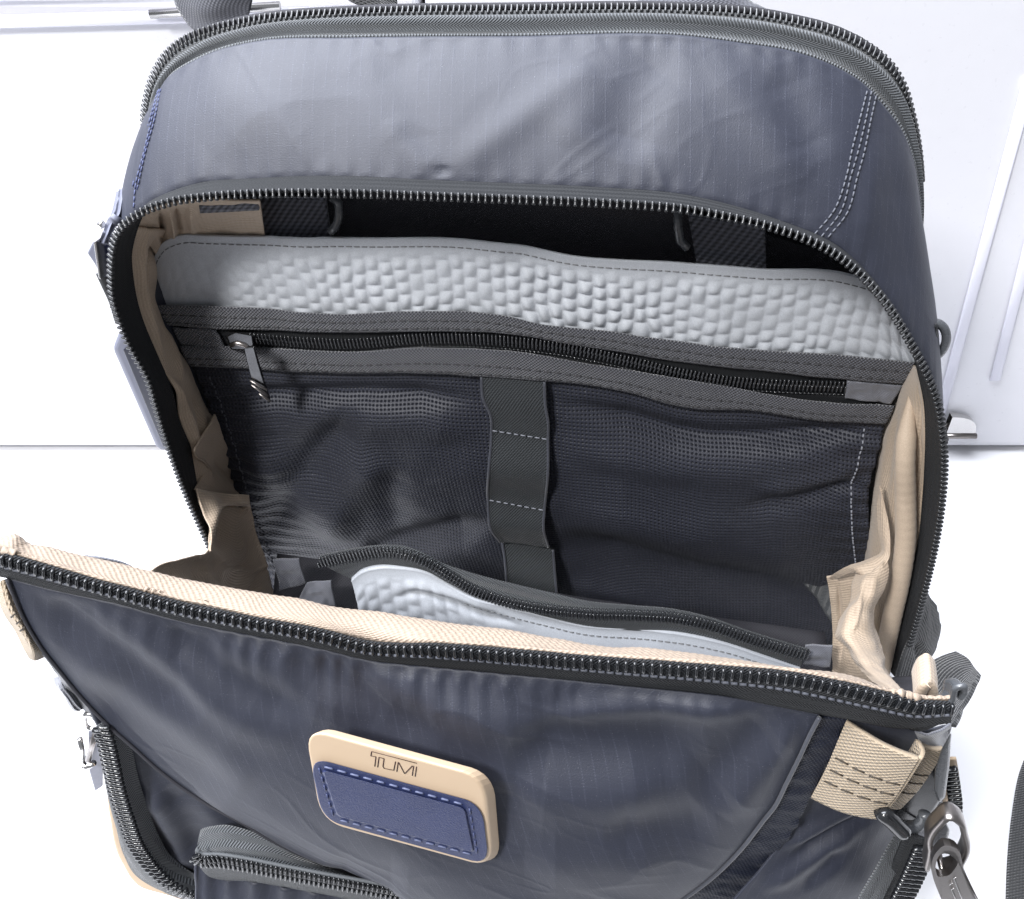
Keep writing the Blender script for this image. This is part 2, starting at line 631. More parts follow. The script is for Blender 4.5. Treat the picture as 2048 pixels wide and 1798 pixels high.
m_gun = solid('dark_gunmetal', (0.075, 0.076, 0.08), 0.25, 0.5, metal=1.0)
m_coil = solid('black_coil', (0.030, 0.032, 0.036), 0.18, 1.0)
m_metal = solid('brushed_gunmetal', (0.27, 0.25, 0.24), 0.33, 0.5, metal=1.0, bump=0.00002, bscale=1500)
m_metal_l = solid('bright_steel', (0.62, 0.61, 0.60), 0.22, 0.5, metal=1.0)
m_plastic = solid('black_plastic', (0.016, 0.017, 0.019), 0.18, 0.6)
m_plastic_g = solid('charcoal_plastic', (0.075, 0.08, 0.088), 0.28, 0.6)
m_frame = solid('sand_rubber', (0.60, 0.455, 0.315), 0.5, 0.35, var=0.02, bump=0.00001)
m_leather = solid('navy_leather', (0.028, 0.038, 0.105), 0.42, 0.5, var=0.2, bump=0.00012, bscale=1900)
m_leather_d = solid('dark_navy_patent', (0.012, 0.014, 0.028), 0.3, 0.6)
m_leather_l = solid('slate_leather', (0.15, 0.158, 0.205), 0.45, 0.45, bump=0.00004, bscale=2200)
m_ink = solid('brown_ink', (0.035, 0.012, 0.010), 0.6)
m_piping = cloth('grey_piping', (0.055, 0.059, 0.075), rough=0.5, spec=0.4, sheen=0.3, kind='twill', per=0.001, bump=0.00006)
m_table = solid('white_laminate', (0.80, 0.80, 0.815), 0.35, 0.4, var=0.01)
m_cab = solid('white_plastic_panel', (0.70, 0.70, 0.735), 0.3, 0.4, var=0.015)
m_cab_b = solid('grey_plinth', (0.62, 0.61, 0.62), 0.5)
m_clear = solid('pale_lavender_rail', (0.72, 0.72, 0.80), 0.2, 0.5, var=0.02)

# ---------------------------------------------------------------- setting
def box(name, lo, hi, mat, parent=None, bevel=0.0):
    lo, hi = np.array(lo, float), np.array(hi, float)
    V = [(x, y, z) for x in (lo[0], hi[0]) for y in (lo[1], hi[1]) for z in (lo[2], hi[2])]
    Fc = [(0, 1, 3, 2), (4, 6, 7, 5), (0, 4, 5, 1), (2, 3, 7, 6), (0, 2, 6, 4), (1, 5, 7, 3)]
    me = bpy.data.meshes.new(name)
    me.from_pydata(V, [], Fc)
    ob = finish(me, name, mat, parent, False)
    if bevel:
        m = ob.modifiers.new('Bevel', 'BEVEL')
        m.width = bevel
        m.segments = 3
    return ob


def wline(name, pts, r, mat, parent, n=10, prof=None):
    pts = np.asarray(pts, float)
    V, Fc = sweep_vf(pts, ring(r, r, n) if prof is None else prof, up=np.array([0, -1.0, 0.01]))
    me = bpy.data.meshes.new(name)
    me.from_pydata(V.tolist(), [], [list(map(int, f)) for f in Fc])
    return finish(me, name, mat, parent)


YC = 0.556          # front of the cabinet
tab = box('table_top', (-1.3, 0.03, -0.03), (1.6, 1.3, 0.0), m_table)
tab['kind'] = 'structure'
tab['label'] = 'plain white table top the backpack stands on'


def wpt(u, v, y):
    """point of the upright plane at distance y behind the eye"""
    r = rays((u, v))
    return r * (y / r[1]) + np.array([0, 0, HC])


def cabinet(x0, x1, label):
    c = bpy.data.objects.new('storage_drawer_unit', None)
    sc.collection.objects.link(c)
    c.location = ((x0 + x1) / 2, YC + 0.2, 0)
    c['label'] = label
    c['category'] = 'drawer unit'
    c['group'] = 'white drawer units behind the backpack'
    sh = np.array(c.location)
    def bx(n, lo, hi, m, b=0.0):
        return box(n, np.array(lo) - sh, np.array(hi) - sh, m, c, b)
    bx('plinth', (x0 + 0.012, YC + 0.012, 0.0005), (x1 - 0.012, YC + 0.4, 0.0045), m_cab_b)
    return c, bx, sh


cl, bx, sh = cabinet(-0.75, -0.052, 'white plastic drawer unit behind the bag at left, metal rod along its top rail')
bx('drawer_front', (-0.75, YC, 0.0045), (-0.052, YC + 0.4, 0.327), m_cab, 0.006)
bx('top_case', (-0.75, YC + 0.014, 0.329), (-0.052, YC + 0.4, 0.62), m_cab, 0.006)
rz = wpt(150, 30, YC - 0.012)[2]
for z, r, m, nm in ((rz + 0.009, 0.0035, m_clear, 'rail'), (rz - 0.006, 0.0035, m_clear, 'rail')):
    wline(nm, np.array([(-0.74, YC - 0.004, z - 0.007), (-0.30, YC - 0.004, z), (-0.06, YC - 0.004, z + 0.006)]) - sh, r, m, cl)
p = wpt(300, 28, YC - 0.012)
q = wpt(560, 12, YC - 0.012)
wline('metal_rod', np.array([p, q]) - sh, 0.0024, m_metal_l, cl)
cr_, bx, sh = cabinet(-0.048, 0.85, 'white plastic drawer unit behind the bag at right, steel latch at its foot')
bx('drawer_front', (-0.048, YC, 0.0045), (0.85, YC + 0.4, 0.62), m_cab, 0.006)
for a, b in (((2062, 150), (1872, 860)), ((2100, 330), (1990, 760))):
    pa, pb = wpt(*a, YC - 0.0015), wpt(*b, YC - 0.0015)
    wline('moulded_rib', np.array([pa, (pa + pb) / 2, pb]) - sh, 0.0035, m_clear, cr_, prof=ring(0.004, 0.0012, 10))
lp = wpt(1890, 858, YC - 0.004)
lq = wpt(1948, 858, YC - 0.004)
arc = [lp * (1 - s) + lq * s for s in np.linspace(0, 1, 7)]
dome = []
for i, s in enumerate(np.linspace(0, 1, 12)):
    dome.append(lp * (1 - s) + lq * s + np.array([0, 0, 0.014 * math.sqrt(max(0, 1 - s**2.6))]))
Vd = np.array([d_ for d_ in dome] + [d_ * [1, 1, 0] + [0, 0, lp[2] - 0.006] for d_ in dome])
nn_ = len(dome)
Vd = np.vstack([Vd - [0, 0.004, 0], Vd + [0, 0.002, 0]]) - sh
Fd = [(i, i + 1, nn_ + i + 1, nn_ + i) for i in range(nn_ - 1)]
Fd += [(2 * nn_ + i, 3 * nn_ + i, 3 * nn_ + i + 1, 2 * nn_ + i + 1) for i in range(nn_ - 1)]
Fd += [(i, 2 * nn_ + i, 2 * nn_ + i + 1, i + 1) for i in range(nn_ - 1)]
Fd += [(nn_ + i, nn_ + i + 1, 3 * nn_ + i + 1, 3 * nn_ + i) for i in range(nn_ - 1)]
me = bpy.data.meshes.new('latch')
me.from_pydata(Vd.tolist(), [], Fd)
lat = finish(me, 'latch', m_metal_l, cr_, False)
lr1, lr2 = wpt(1880, 872, YC - 0.008), wpt(1952, 872, YC - 0.008)
wline('pin', np.array([lr1, lr2]) - sh, 0.0022, m_metal, lat)

# ---------------------------------------------------------------- the backpack
bag = bpy.data.objects.new('backpack', None)
sc.collection.objects.link(bag)
bw = OFF[0] * BX + OFF[1] * BY
bag.location = (bw[0], bw[1], 0)
bag.rotation_euler = (0, 0, -PSI)
bag['label'] = 'open navy nylon backpack with beige lining, sand framed leather patch and black zippers'
bag['category'] = 'backpack'


def tag(o, label):
    o['label'] = label
    return o


A = np.array
# ---- top and side gusset between the laptop zipper (rear) and the main zipper (front)
DF, DS, DR, DT = 0.27, 0.284, 0.318, 0.327
GFl = A([(470, 1180), (440, 1100), (380, 960), (340, 850), (300, 735), (255, 640), (238, 580), (236, 520), (248, 470), (270, 432)], float)
GFt = A([(270, 432), (295, 411), (325, 394), (394, 370), (514, 361), (680, 356), (851, 364), (1022, 371), (1194, 379), (1348, 390), (1485, 421), (1588, 455), (1667, 489), (1740, 560)], float)
GFr = A([(1740, 560), (1795, 630), (1835, 695), (1862, 745), (1878, 810), (1884, 868), (1882, 937), (1872, 1020), (1850, 1120), (1815, 1230), (1785, 1330)], float)
GRl = on(A([(296, 226), (308, 199)], float), DR)
GRt = on(A([(308, 199), (336, 154), (377, 127), (428, 103), (514, 82), (700, 75), (1022, 72), (1380, 72), (1485, 86), (1588, 103), (1673, 134), (1732, 171), (1766, 209)], float), DR)
GRr = on(A([(1766, 209), (1800, 253), (1824, 308), (1839, 387)], float), DR)
a = GRl[0]
GRl = np.vstack([[a + [-0.004, 0, -0.26], a + [-0.008, 0, -0.16], a + [-0.004, 0, -0.07]], GRl])
a = GRr[-1]
GRr = np.vstack([GRr, [a + [0.012, 0, -0.045], a + [0.030, 0, -0.11], a + [0.034, 0, -0.18], a + [0.034, 0, -0.24]]])
NS = (110, 330, 110)
rear = segs([GRl, GRt, GRr], NS)
front = segs([on(GFl, DS), on(GFt, DS), on(GFr, DS)], NS)
G = loft([rear, front], 70)
v = np.linspace(0, 1, 70)[:, None]
bul = np.sin(np.pi * v)**0.8 * 0.0032 * np.ones((1, G.shape[1]))
G = disp(G, bul)
uvp = proj(G)
h = folds(G, [([(885, 352), (960, 298), (1070, 215), (1190, 120)], 36, 0.0010),
              ([(885, 352), (820, 300), (760, 240)], 26, 0.0005),
              ([(1350, 85), (1290, 165), (1260, 260), (1240, 330)], 62, -0.0017),
              ([(1180, 110), (1170, 200), (1120, 300)], 46, 0.0008),
              ([(1420, 95), (1480, 190), (1560, 310), (1600, 400)], 45, 0.0010),
              ([(1560, 120), (1600, 230), (1640, 330)], 42, -0.0010),
              ([(400, 130), (520, 230), (640, 330)], 60, 0.0007),
              ([(640, 100), (560, 200), (420, 320)], 60, 0.0006),
              ([(760, 90), (820, 190), (860, 330)], 45, -0.0006),
              ([(1760, 260), (1740, 380), (1720, 500)], 26, 0.0007),
              ([(1800, 330), (1800, 450), (1820, 600)], 32, -0.0009),
              ([(885, 356), (885, 330)], 16, -0.0006)], uvp)
U, Vv = guv(G)
h += wrinkle(G, 0.045, 0.0005, 5) + crease(G, 0.016, 0.00022, 9, 1.0) + crease(G, 0.010, 0.00012, 19, -0.6)
edge = np.minimum(v, 1 - v)
h += 0.00025 * np.sin(2 * np.pi * U / 0.0085 + 2 * noise2(U / 0.02, Vv * 0, 3)) * np.exp(-edge / 0.07)
h *= np.clip(edge / 0.04, 0, 1)
G = disp(G, h)
gusset = grid('gusset_panel', G, m_nylon, bag, 0.0012)
tag(gusset, 'light-catching navy nylon top and side panel between the two zippers')
# three stitched seam rows near each corner
for uu in ((0.0, 0.006, 0.0112), ):
    for pl in (((322, 178), (310, 240), (292, 310), (280, 370), (274, 418)), ((1733, 180), (1718, 240), (1702, 300), (1690, 350), (1668, 420), (1630, 470))):
        for k, off in enumerate((0, 11, 23)):
            sgn = -0.45 if pl[0][0] < 1000 else 1
            px = A([(x + sgn * off * (1.0 if pl[0][0] > 1000 else 1), y + (3 if pl[0][0] > 1000 else 0) * k) for x, y in pl], float)
            pts = []
            for q_ in px:
                dd = np.linalg.norm(uvp - q_, axis=-1)
                i, j = np.unravel_index(np.argmin(dd), dd.shape)
                pts.append(G[i, j] + normals(G)[i, j] * 0.0002)
            C = hermite(A(pts), 60)
            dashes('seam_stitching', C, m_thread_b if pl[0][0] < 1000 else m_thread_g, gusset, 0.0021, 0.0016, 0.00030, 0.0002)

# ---- laptop compartment zipper along the rear edge
TRpx = A([(296, 215), (308, 167), (336, 116), (377, 83), (428, 64), (514, 45), (700, 31), (1022, 25), (1380, 25), (1485, 31), (1588, 49), (1656, 66), (1725, 97), (1776, 138), (1803, 182), (1821, 240), (1834, 308), (1839, 370)], float)
TR = on(TRpx, DT)
TR = np.vstack([[TR[0] + [0.002, 0, -0.2], TR[0] + [0, 0, -0.06]], TR, [TR[-1] + [0, 0, -0.08], TR[-1] + [-0.004, 0, -0.2]]])
tr = hermite(TR, 400)
SR = segs([GRl, GRt, GRr], (60, 279, 60))
sr = hermite(SR, 400)
G = loft([tr, sr], 26)
s_ = np.linspace(0, 1, 26)[:, None] * np.ones((1, 400))
G = disp(G, 0.0030 * np.sin(np.pi * np.clip((s_ - 0.34) / 0.66, 0, 1))**0.7 - 0.0006 * np.exp(-((s_ - 0.3) / 0.07)**2) + 0.0004 * np.exp(-((s_ - 0.9) / 0.03)**2))
zr = grid('laptop_zipper', G, m_tape_l, bag, 0.0008)
tag(zr, 'long curved black zipper along the back top edge, charcoal tape')
Aup = tr - sr
teeth(tr + (Aup / np.linalg.norm(Aup, axis=1, keepdims=True)) * 0.0005, Aup, 0.0019, 0.0036, 0.0012, 0.0016, m_teeth_g, zr, lift=0.0007)
dashes('stitching', hermite(G[22][60:340], 300), m_thread_d, zr, 0.0026, 0.0018, 0.00035, 0.0003)

# ---- back panel closing the bag behind
rim = tr[::4]
bp = np.stack([rim + [0, 0.004, 0], rim * [1, 1, 1] + [0, 0.020, -0.006], np.stack([rim[:, 0] * 0.9, rim[:, 1] + 0.03, np.minimum(rim[:, 2] - 0.02, -0.14)], -1),
               np.stack([rim[:, 0] * 0.5, rim[:, 1] + 0.032, np.minimum(rim[:, 2] - 0.1, -0.26)], -1), np.stack([rim[:, 0] * 0.0 - 0.02, rim[:, 1] + 0.03, rim[:, 2] * 0 - 0.33], -1)], 0)
grid('back_panel', loft(list(bp), 24), m_nylon_in, bag, 0.002)

# ---- main zipper, open half on the body
Fpx = A([(460, 1185), (418, 1087), (370, 978), (342, 902), (325, 851), (310, 800), (295, 752), (264, 697), (236, 628), (228, 600), (224, 548), (228, 490), (247, 452), (291, 421), (342, 404), (411, 394), (514, 387), (700, 386), (851, 391), (1022, 397), (1194, 404), (1380, 418), (1451, 431), (1553, 455), (1656, 497), (1759, 589), (1827, 697), (1855, 752), (1875, 807), (1884, 868), (1887, 937), (1882, 1005), (1872, 1074), (1837, 1221), (1793, 1358)], float)
Ppx = A([(478, 1170), (419, 1074), (394, 971), (377, 885), (356, 834), (346, 786), (330, 745), (315, 711), (284, 635), (274, 600), (264, 534), (264, 500), (276, 452), (295, 413), (330, 393), (400, 370), (514, 361), (680, 356), (851, 364), (1022, 371), (1194, 379), (1380, 396), (1460, 414), (1560, 446), (1662, 489), (1764, 588), (1822, 690), (1836, 746), (1848, 805), (1851, 860), (1849, 937), (1845, 1000), (1838, 1074), (1807, 1197), (1773, 1335)], float)
n = 560
FC, PC = on(Fpx, DF), on(Ppx, DS)
idx = np.linspace(0, len(FC) - 1, 200)
# keep the two edges in step: fit through paired points
both = hermite(np.hstack([FC, PC]), n)
FC, PC = both[:, :3], both[:, 3:]
G = loft([FC, PC], 12)
zm = grid('main_zipper', G, m_tape, bag, 0.0008)
tag(zm, 'open black main zipper half around the bag mouth')
up = FC - PC
up = up / np.linalg.norm(up, axis=1, keepdims=True)
inw = A([-0.02, DF, -0.24]) - FC
inw /= np.linalg.norm(inw, axis=1, keepdims=True)
tg = np.gradient(FC, axis=0)
tg /= np.linalg.norm(tg, axis=1, keepdims=True)
up = up * 0.45 + inw * 0.9 + tg * 0.35
teeth(FC + up / np.linalg.norm(up, axis=1, keepdims=True) * 0.0004, up, 0.0021, 0.0027, 0.0012, 0.0016, m_teeth_g, zm, single=(0.36, 0.62), lift=0.0006)
ii = [int(np.argmin(np.linalg.norm(front - p_, axis=1))) for p_ in PC[::3]]
ii = np.maximum.accumulate(ii)
Gf = loft([PC[::3] + [0, -0.0005, 0], front[ii] + [0, 0.0008, 0]], 4)
grid('rim_filler', Gf, m_tape, zm, 0.0006)  # added filler strip, closes a gap that leaked light onto the sleeve
# pale stitching row next to the chain, seen along the top
k0, k1 = int(n * 0.27), int(n * 0.64)
C = (0.45 * FC + 0.55 * PC)[k0:k1]
C2 = (0.12 * FC + 0.88 * PC)[k0:k1]
# woven lighter edge of tape along the top
Gt = loft([(0.3 * FC + 0.7 * PC)[k0:k1], PC[k0:k1]], 8)
o = grid('tape_edge', disp(Gt, 0.0006 + 0 * Gt[..., 0]), m_tape_l, zm, 0.0004)

# ---- interior: rear wall plane
WD, WK, WZ = 0.305, -0.15, -0.15


def wall(px, lift=0.0):
    return on(A(px, float), WD - lift, WK, WZ)


# black laptop cavity behind the sleeve
cav = coons([(290, 380), (900, 330), (1850, 560)], [(590, 1330), (1100, 1380), (1740, 1400)], [(290, 380), (330, 640), (470, 1000), (590, 1330)], [(1850, 560), (1840, 760), (1800, 1100), (1740, 1400)], 30, 30)
grid('cavity_lining', on(cav, 0.322, -0.2, -0.15), m_nylon_in, bag)

SLt = A([(308, 560), (309, 514), (325, 486), (349, 474), (411, 472), (514, 474), (700, 479), (920, 479), (1022, 490), (1160, 514), (1380, 529), (1519, 541), (1690, 551), (1800, 600), (1835, 660)], float)
SLb = A([(312, 612), (377, 613), (479, 618), (680, 630), (851, 625), (988, 630), (1091, 651), (1228, 666), (1348, 685), (1519, 702), (1690, 714), (1830, 730)], float)
SUb = A([(335, 651), (428, 658), (514, 661), (690, 665), (851, 663), (1022, 670), (1194, 697), (1348, 723), (1519, 741), (1690, 759), (1808, 768)], float)
SZ = A([(500, 672), (599, 680), (690, 684), (851, 674), (988, 677), (1125, 692), (1262, 720), (1348, 740), (1451, 758), (1553, 765), (1690, 770)], float)
SLu = A([(360, 692), (514, 697), (690, 706), (851, 697), (1022, 704), (1194, 731), (1348, 755), (1519, 786), (1690, 807), (1788, 813)], float)
SLl = A([(382, 733), (479, 738), (690, 748), (851, 747), (988, 755), (1125, 765), (1262, 786), (1348, 812), (1519, 824), (1656, 844), (1770, 850)], float)


def bow(px):
    """how far the soft wall bows towards the viewer"""
    px = A(px, float)
    return 0.004 * np.sin(np.clip((px[..., 0] - 320) / 1480, 0, 1) * np.pi)


nu = 620
G = loft([wall(hermite(SLt, nu), 0.002), wall(hermite(SLb, nu), 0.004)], 90)
px = proj(G)
U, V_ = guv(G)
pu, pv = 0.0053, 0.0064
cu = U / pu + 0.24 * noise2(U / 0.011, V_ / 0.011, 21)
col_i = np.floor(cu)
fu = cu - col_i - 0.5
cv = V_ / pv + 0.5 * (col_i % 2) + 0.25 * noise2(col_i * 3.7, V_ / 0.009, 22)
fv = cv - np.floor(cv) - 0.5
dome = np.clip(np.cos(np.pi * fu) * np.cos(np.pi * fv), 0, 1)**0.95
vv = np.linspace(0, 1, 90)[:, None]
fade = np.clip((V_ - 0.0045) / 0.006, 0, 1) * np.clip((px[..., 0] - 420) / 260, 0.10, 1)
vary = 0.75 + 0.5 * noise2(U / 0.02, V_ / 0.02, 4)
hq = 0.0021 * dome * fade * vary + wrinkle(G, 0.03, 0.0008, 8) 
hq += folds(G, [([(1000, 500), (1060, 560), (1100, 640)], 30, -0.0012), ([(430, 500), (520, 590)], 30, 0.0008), ([(1380, 545), (1440, 690)], 45, 0.001)], px)
G = disp(G, hq)
sleeve = grid('padded_sleeve', G, m_quilt, bag, 0.0012)
tag(sleeve, 'pale grey dimpled padded sleeve edge across the bag')
k = 9
row = G[k][6:-30]
dashes('stitching', hermite(row, 300), m_thread_m, sleeve, 0.0030, 0.0021, 0.00022, 0.0002)

mp = bag


def band(name, t, b, lift, mat, thick, parent, nvv=14, roll=0.0008, seed=1, nu_=300):
    Gb = loft([wall(hermite(t, nu_), lift), wall(hermite(b, nu_), lift)], nvv)
    ss = np.linspace(0, 1, nvv)[:, None]
    Gb = disp(Gb, roll * (1 - (2 * ss - 1)**4) + wrinkle(Gb, 0.02, 0.0005, seed))
    return grid(name, Gb, mat, parent, thick), Gb


bt, Gb = band('upper_binding', SLb + [0, -2], SUb, 0.0075, m_bind, 0.0012, bag, seed=31)
for fr in (0.42, 0.8):
    dashes('stitching', hermite(Gb[int(fr * 13)], 200), m_thread_d, bt, 0.0040, 0.0028, 0.0003, 0.0002)
zt = loft([wall(hermite(SUb - [0, 3], 300), 0.0052), wall(hermite(SLu + [0, 3], 300), 0.0052)], 10)
pz = grid('pocket_zipper', zt, m_tape, bag, 0.0006)
tag(pz, 'closed black coil zipper of the inner pocket')
bl, Gb2 = band('lower_binding', SLu, SLl, 0.0075, m_bind, 0.0012, bag, seed=37)
for fr in (0.55, 0.85):
    dashes('stitching', hermite(Gb2[int(fr * 13)], 200), m_thread_d, bl, 0.0040, 0.0028, 0.0003, 0.0002)


def coil(parent, C, across, pitch, r, rowgap, mat, lift):
    """closed coil chain: two interleaved rows of small loops"""
    for sgn in (-1, 1):
        Cc = C + across * (sgn * rowgap / 2)
        teeth(Cc, across * -sgn, pitch, rowgap * 1.15, pitch * 0.62, r * 2, mat, parent, lift=lift, phase=0.5 if sgn > 0 else 0.0)


zc = wall(hermite(SZ, 400), 0.0056)
zc2 = wall(hermite(SZ + [0, 12], 400), 0.0056)
ac = zc - zc2
ac /= np.linalg.norm(ac, axis=1, keepdims=True)
coil(pz, zc, ac, 0.00155, 0.00075, 0.0024, m_coil, 0.0006)
dashes('stitching', hermite(wall(hermite(SZ + [0, 19], 400), 0.0056), 300), m_coil, pz, 0.0016, 0.0012, 0.00032, 0.0003)
# slider and pull
sl = on(A([(452, 672), (470, 664), (505, 670), (508, 690), (500, 700), (462, 700)], float), WD - 0.014, WK, WZ)
sl_b = on(A([(452, 672), (470, 664), (505, 670), (508, 690), (500, 700), (462, 700)], float), WD - 0.0075, WK, WZ)
slid = poly_extrude('zipper_slider', sl, sl_b, m_gun, pz, bevel=0.0006)
q_ = on(A([(487, 696), (508, 694), (516, 725), (531, 775), (540, 800), (528, 794), (503, 762), (492, 720)], float), WD - 0.020, WK, WZ)
q_b = q_ + [0, 0.0014, 0]
poly_extrude('pull_tab', q_, q_b, m_gun, slid, bevel=0.0004)
for ch in (((500, 761), (534, 780)), ((503, 770), (536, 792)), ((518, 787), (541, 803))):
    sweep('tab_ridge', on(A(ch, float), WD - 0.0208, WK, WZ), ring(0.0006, 0.0005, 6), m_metal, slid)
sweep('slider_loop', on(A([(462, 690), (475, 686), (490, 690), (500, 700), (506, 716)], float), WD - 0.019, WK, WZ), ring(0.0011, 0.0008, 8), m_metal, slid)
# zipper end tabs
for pts in ([(1694, 760), (1806, 772), (1782, 806), (1690, 798)], [(345, 655), (432, 660), (452, 697), (362, 690)]):
    T = hermite(A([pts[0], pts[1]], float), 24)
    B_ = hermite(A([pts[3], pts[2]], float), 24)
    Ge = loft([wall(T, 0.0068), wall(B_, 0.0068)], 14)
    Ge = disp(Ge, wrinkle(Ge, 0.004, 0.0006, 12))
    grid('zipper_end', Ge, m_greytab if pts[0][0] > 900 else m_bind, pz, 0.0006)

# ---- gathered pocket of box-weave cloth below the zipper
def lerp_row(a, b, sag, n_=160):
    x = np.linspace(0, 1, n_)[:, None]
    p_ = A(a, float) * (1 - x) + A(b, float) * x
    p_[:, 1] += sag * np.sin(np.pi * x[:, 0])
    return p_


rows = [hermite(SLl - [0, 6], 260)] + [lerp_row(a_, b_, s_, 260) for a_, b_, s_ in (
    ((420, 827), (1758, 905), 4), ((448, 905), (1740, 970), 2), ((470, 985), (1738, 1050), 0), ((500, 1070), (1745, 1130), 0), ((535, 1160), (1752, 1230), 0), ((552, 1240), (1755, 1330), 0), ((560, 1330), (1745, 1420), 0))]
G = loft([wall(r_, 0.004 + 0.010 * math.sin(math.pi * min(1, i / 6))) for i, r_ in enumerate(rows)], 190)
px = proj(G)
h = folds(G, [([(420, 800), (560, 792), (760, 785), (960, 800)], 20, -0.0052),
              ([(560, 850), (700, 835), (860, 840), (975, 860)], 34, 0.0035),
              ([(720, 800), (660, 880), (600, 960), (520, 1080)], 36, -0.0052),
              ([(480, 880), (560, 960), (640, 1010), (720, 1080)], 36, 0.0042),
              ([(760, 900), (700, 990), (640, 1090)], 40, 0.0031),
              ([(800, 930), (780, 1000), (800, 1070)], 30, -0.0027),
              ([(690, 1130), (817, 1088), (985, 1048)], 26, -0.0063),
              ([(1105, 800), (1240, 835), (1350, 868), (1519, 878), (1656, 865), (1766, 852)], 22, -0.0058),
              ([(1110, 880), (1300, 930), (1560, 930), (1740, 900)], 36, 0.0031),
              ([(1480, 1010), (1615, 998), (1690, 974), (1738, 960)], 15, -0.0035),
              ([(1500, 975), (1620, 960), (1740, 930)], 18, 0.0023),
              ([(1100, 1085), (1264, 1123), (1400, 1165), (1660, 1210)], 38, -0.0089),
              ([(1110, 1020), (1300, 1050), (1480, 1090), (1690, 1120)], 55, 0.0052),
              ([(1115, 1170), (1250, 1195), (1400, 1215)], 26, 0.0042)], px)
U, V_ = guv(G)
h += wrinkle(G, 0.03, 0.0009, 14) + wrinkle(G, 0.009, 0.00022, 16, ax=0.6)
el = np.clip((1 - np.linspace(0, 1, 260))[None, :] / 0.07, 0, 1)
h += 0.0007 * np.sin(2 * np.pi * V_ / 0.009) * np.exp(-(1 - np.linspace(0, 1, 260))[None, :] / 0.05)
h += 0.0011 * np.sin(2 * np.pi * V_ / 0.008 + 1) * np.exp(-np.linspace(0, 1, 260)[None, :] / 0.05)
h *= np.clip(np.linspace(0, 1, 190)[:, None] / 0.04, 0, 1)
G = disp(G, h)
MP = G
pocket = grid('mesh_pocket', G, m_mesh, bag, 0.0008)
tag(pocket, 'gathered navy box-weave pocket cloth inside the bag')
dashes('stitching', hermite(MP[4:150, -8], 200), m_thread_l, pocket, 0.0026, 0.0014, 0.0004, 0.0004)
dashes('stitching', hermite(MP[4:120, 5], 160), m_thread_g, pocket, 0.0026, 0.0014, 0.0004, 0.0003)


def on_mesh(Gm, q, lift, PX=None):
    PX = proj(Gm) if PX is None else PX
    dd = np.linalg.norm(PX - A(q, float), axis=-1)
    i, j = np.unravel_index(np.argmin(dd), dd.shape)
    return on(A(q, float), Gm[i, j, 1] - lift)


# ---- elastic loop strap
PXM = proj(MP)
L_ = [(963, 752), (966, 793), (981, 827), (983, 868), (978, 937), (976, 998), (981, 1053), (1002, 1085)]
R_ = [(1089, 762), (1091, 813), (1096, 840), (1096, 880), (1096, 937), (1089, 1018), (1087, 1045), (1098, 1095)]
lifts = [0.003, 0.0045, 0.004, 0.0022, 0.0050, 0.0022, 0.006, 0.0045]
Dm = []
for (a_, b_), l_ in zip(zip(L_, R_), lifts):
    c_ = ((a_[0] + b_[0]) / 2, (a_[1] + b_[1]) / 2)
    yy = min(on_mesh(MP, c_, 0, PXM)[1], on_mesh(MP, a_, 0, PXM)[1], on_mesh(MP, b_, 0, PXM)[1])
    Dm.append(yy - l_)
cl_ = hermite(A([list(on(A(a_, float), d_)) for a_, d_ in zip(L_, Dm)]), 120)
cr2 = hermite(A([list(on(A(a_, float), d_)) for a_, d_ in zip(R_, Dm)]), 120)
Ge = np.stack([cl_ * (1 - s) + cr2 * s for s in np.linspace(0, 1, 30)], 1)
tt = np.linspace(-1, 1, 30)[None, :]
Ge = disp(Ge, 0.0005 * np.exp(-((np.abs(tt) - 0.94) / 0.05)**2) + wrinkle(Ge, 0.012, 0.0003, 3))
elas = grid('elastic_strap', Ge, m_elastic, bag, 0.0012)
tag(elas, 'charcoal elastic strap sewn down the pocket centre')
for (a_, b_) in (((983, 861), (1096, 879)), ((977, 1000), (1089, 1021))):
    pe = proj(Ge)
    pts = [on_mesh(Ge, A(a_) * (1 - s) + A(b_) * s, 0.0006, pe) for s in np.linspace(0, 1, 9)]
    dashes('stitching', hermite(A(pts), 40), m_thread_l, elas, 0.0030, 0.0021, 0.00030, 0.0002)
for side in (0, 29):
    sweep('selvedge', Ge[::2, side] - [0, 0.0004, 0], ring(0.0007, 0.0005, 6), m_piping, elas)
L2 = [(1004, 1078), (1010, 1120), (1014, 1172), (1016, 1230)]
R2 = [(1106, 1098), (1110, 1150), (1114, 1195), (1116, 1250)]
d2 = [Dm[-1] + 0.004, Dm[-1] + 0.001, Dm[-1] - 0.002, Dm[-1] - 0.004]
a1 = hermite(A([list(on(A(p_, float), d_)) for p_, d_ in zip(L2, d2)]), 50)
b1 = hermite(A([list(on(A(p_, float), d_)) for p_, d_ in zip(R2, d2)]), 50)
Ge2 = np.stack([a1 * (1 - s) + b1 * s for s in np.linspace(0, 1, 24)], 1)
grid('lower_segment', disp(Ge2, wrinkle(Ge2, 0.012, 0.0004, 6)), m_elastic, elas, 0.0012)
for side in (0, 23):
    sweep('selvedge', Ge2[::2, side] - [0, 0.0004, 0], ring(0.0007, 0.0005, 6), m_piping, elas)

# ---- second padded pocket at the bottom with its own zipper
LD, LK, LZ = 0.283, 0.16, -0.30


def low(px, lift=0.0):
    return on(A(px, float), LD - lift, LK, LZ)


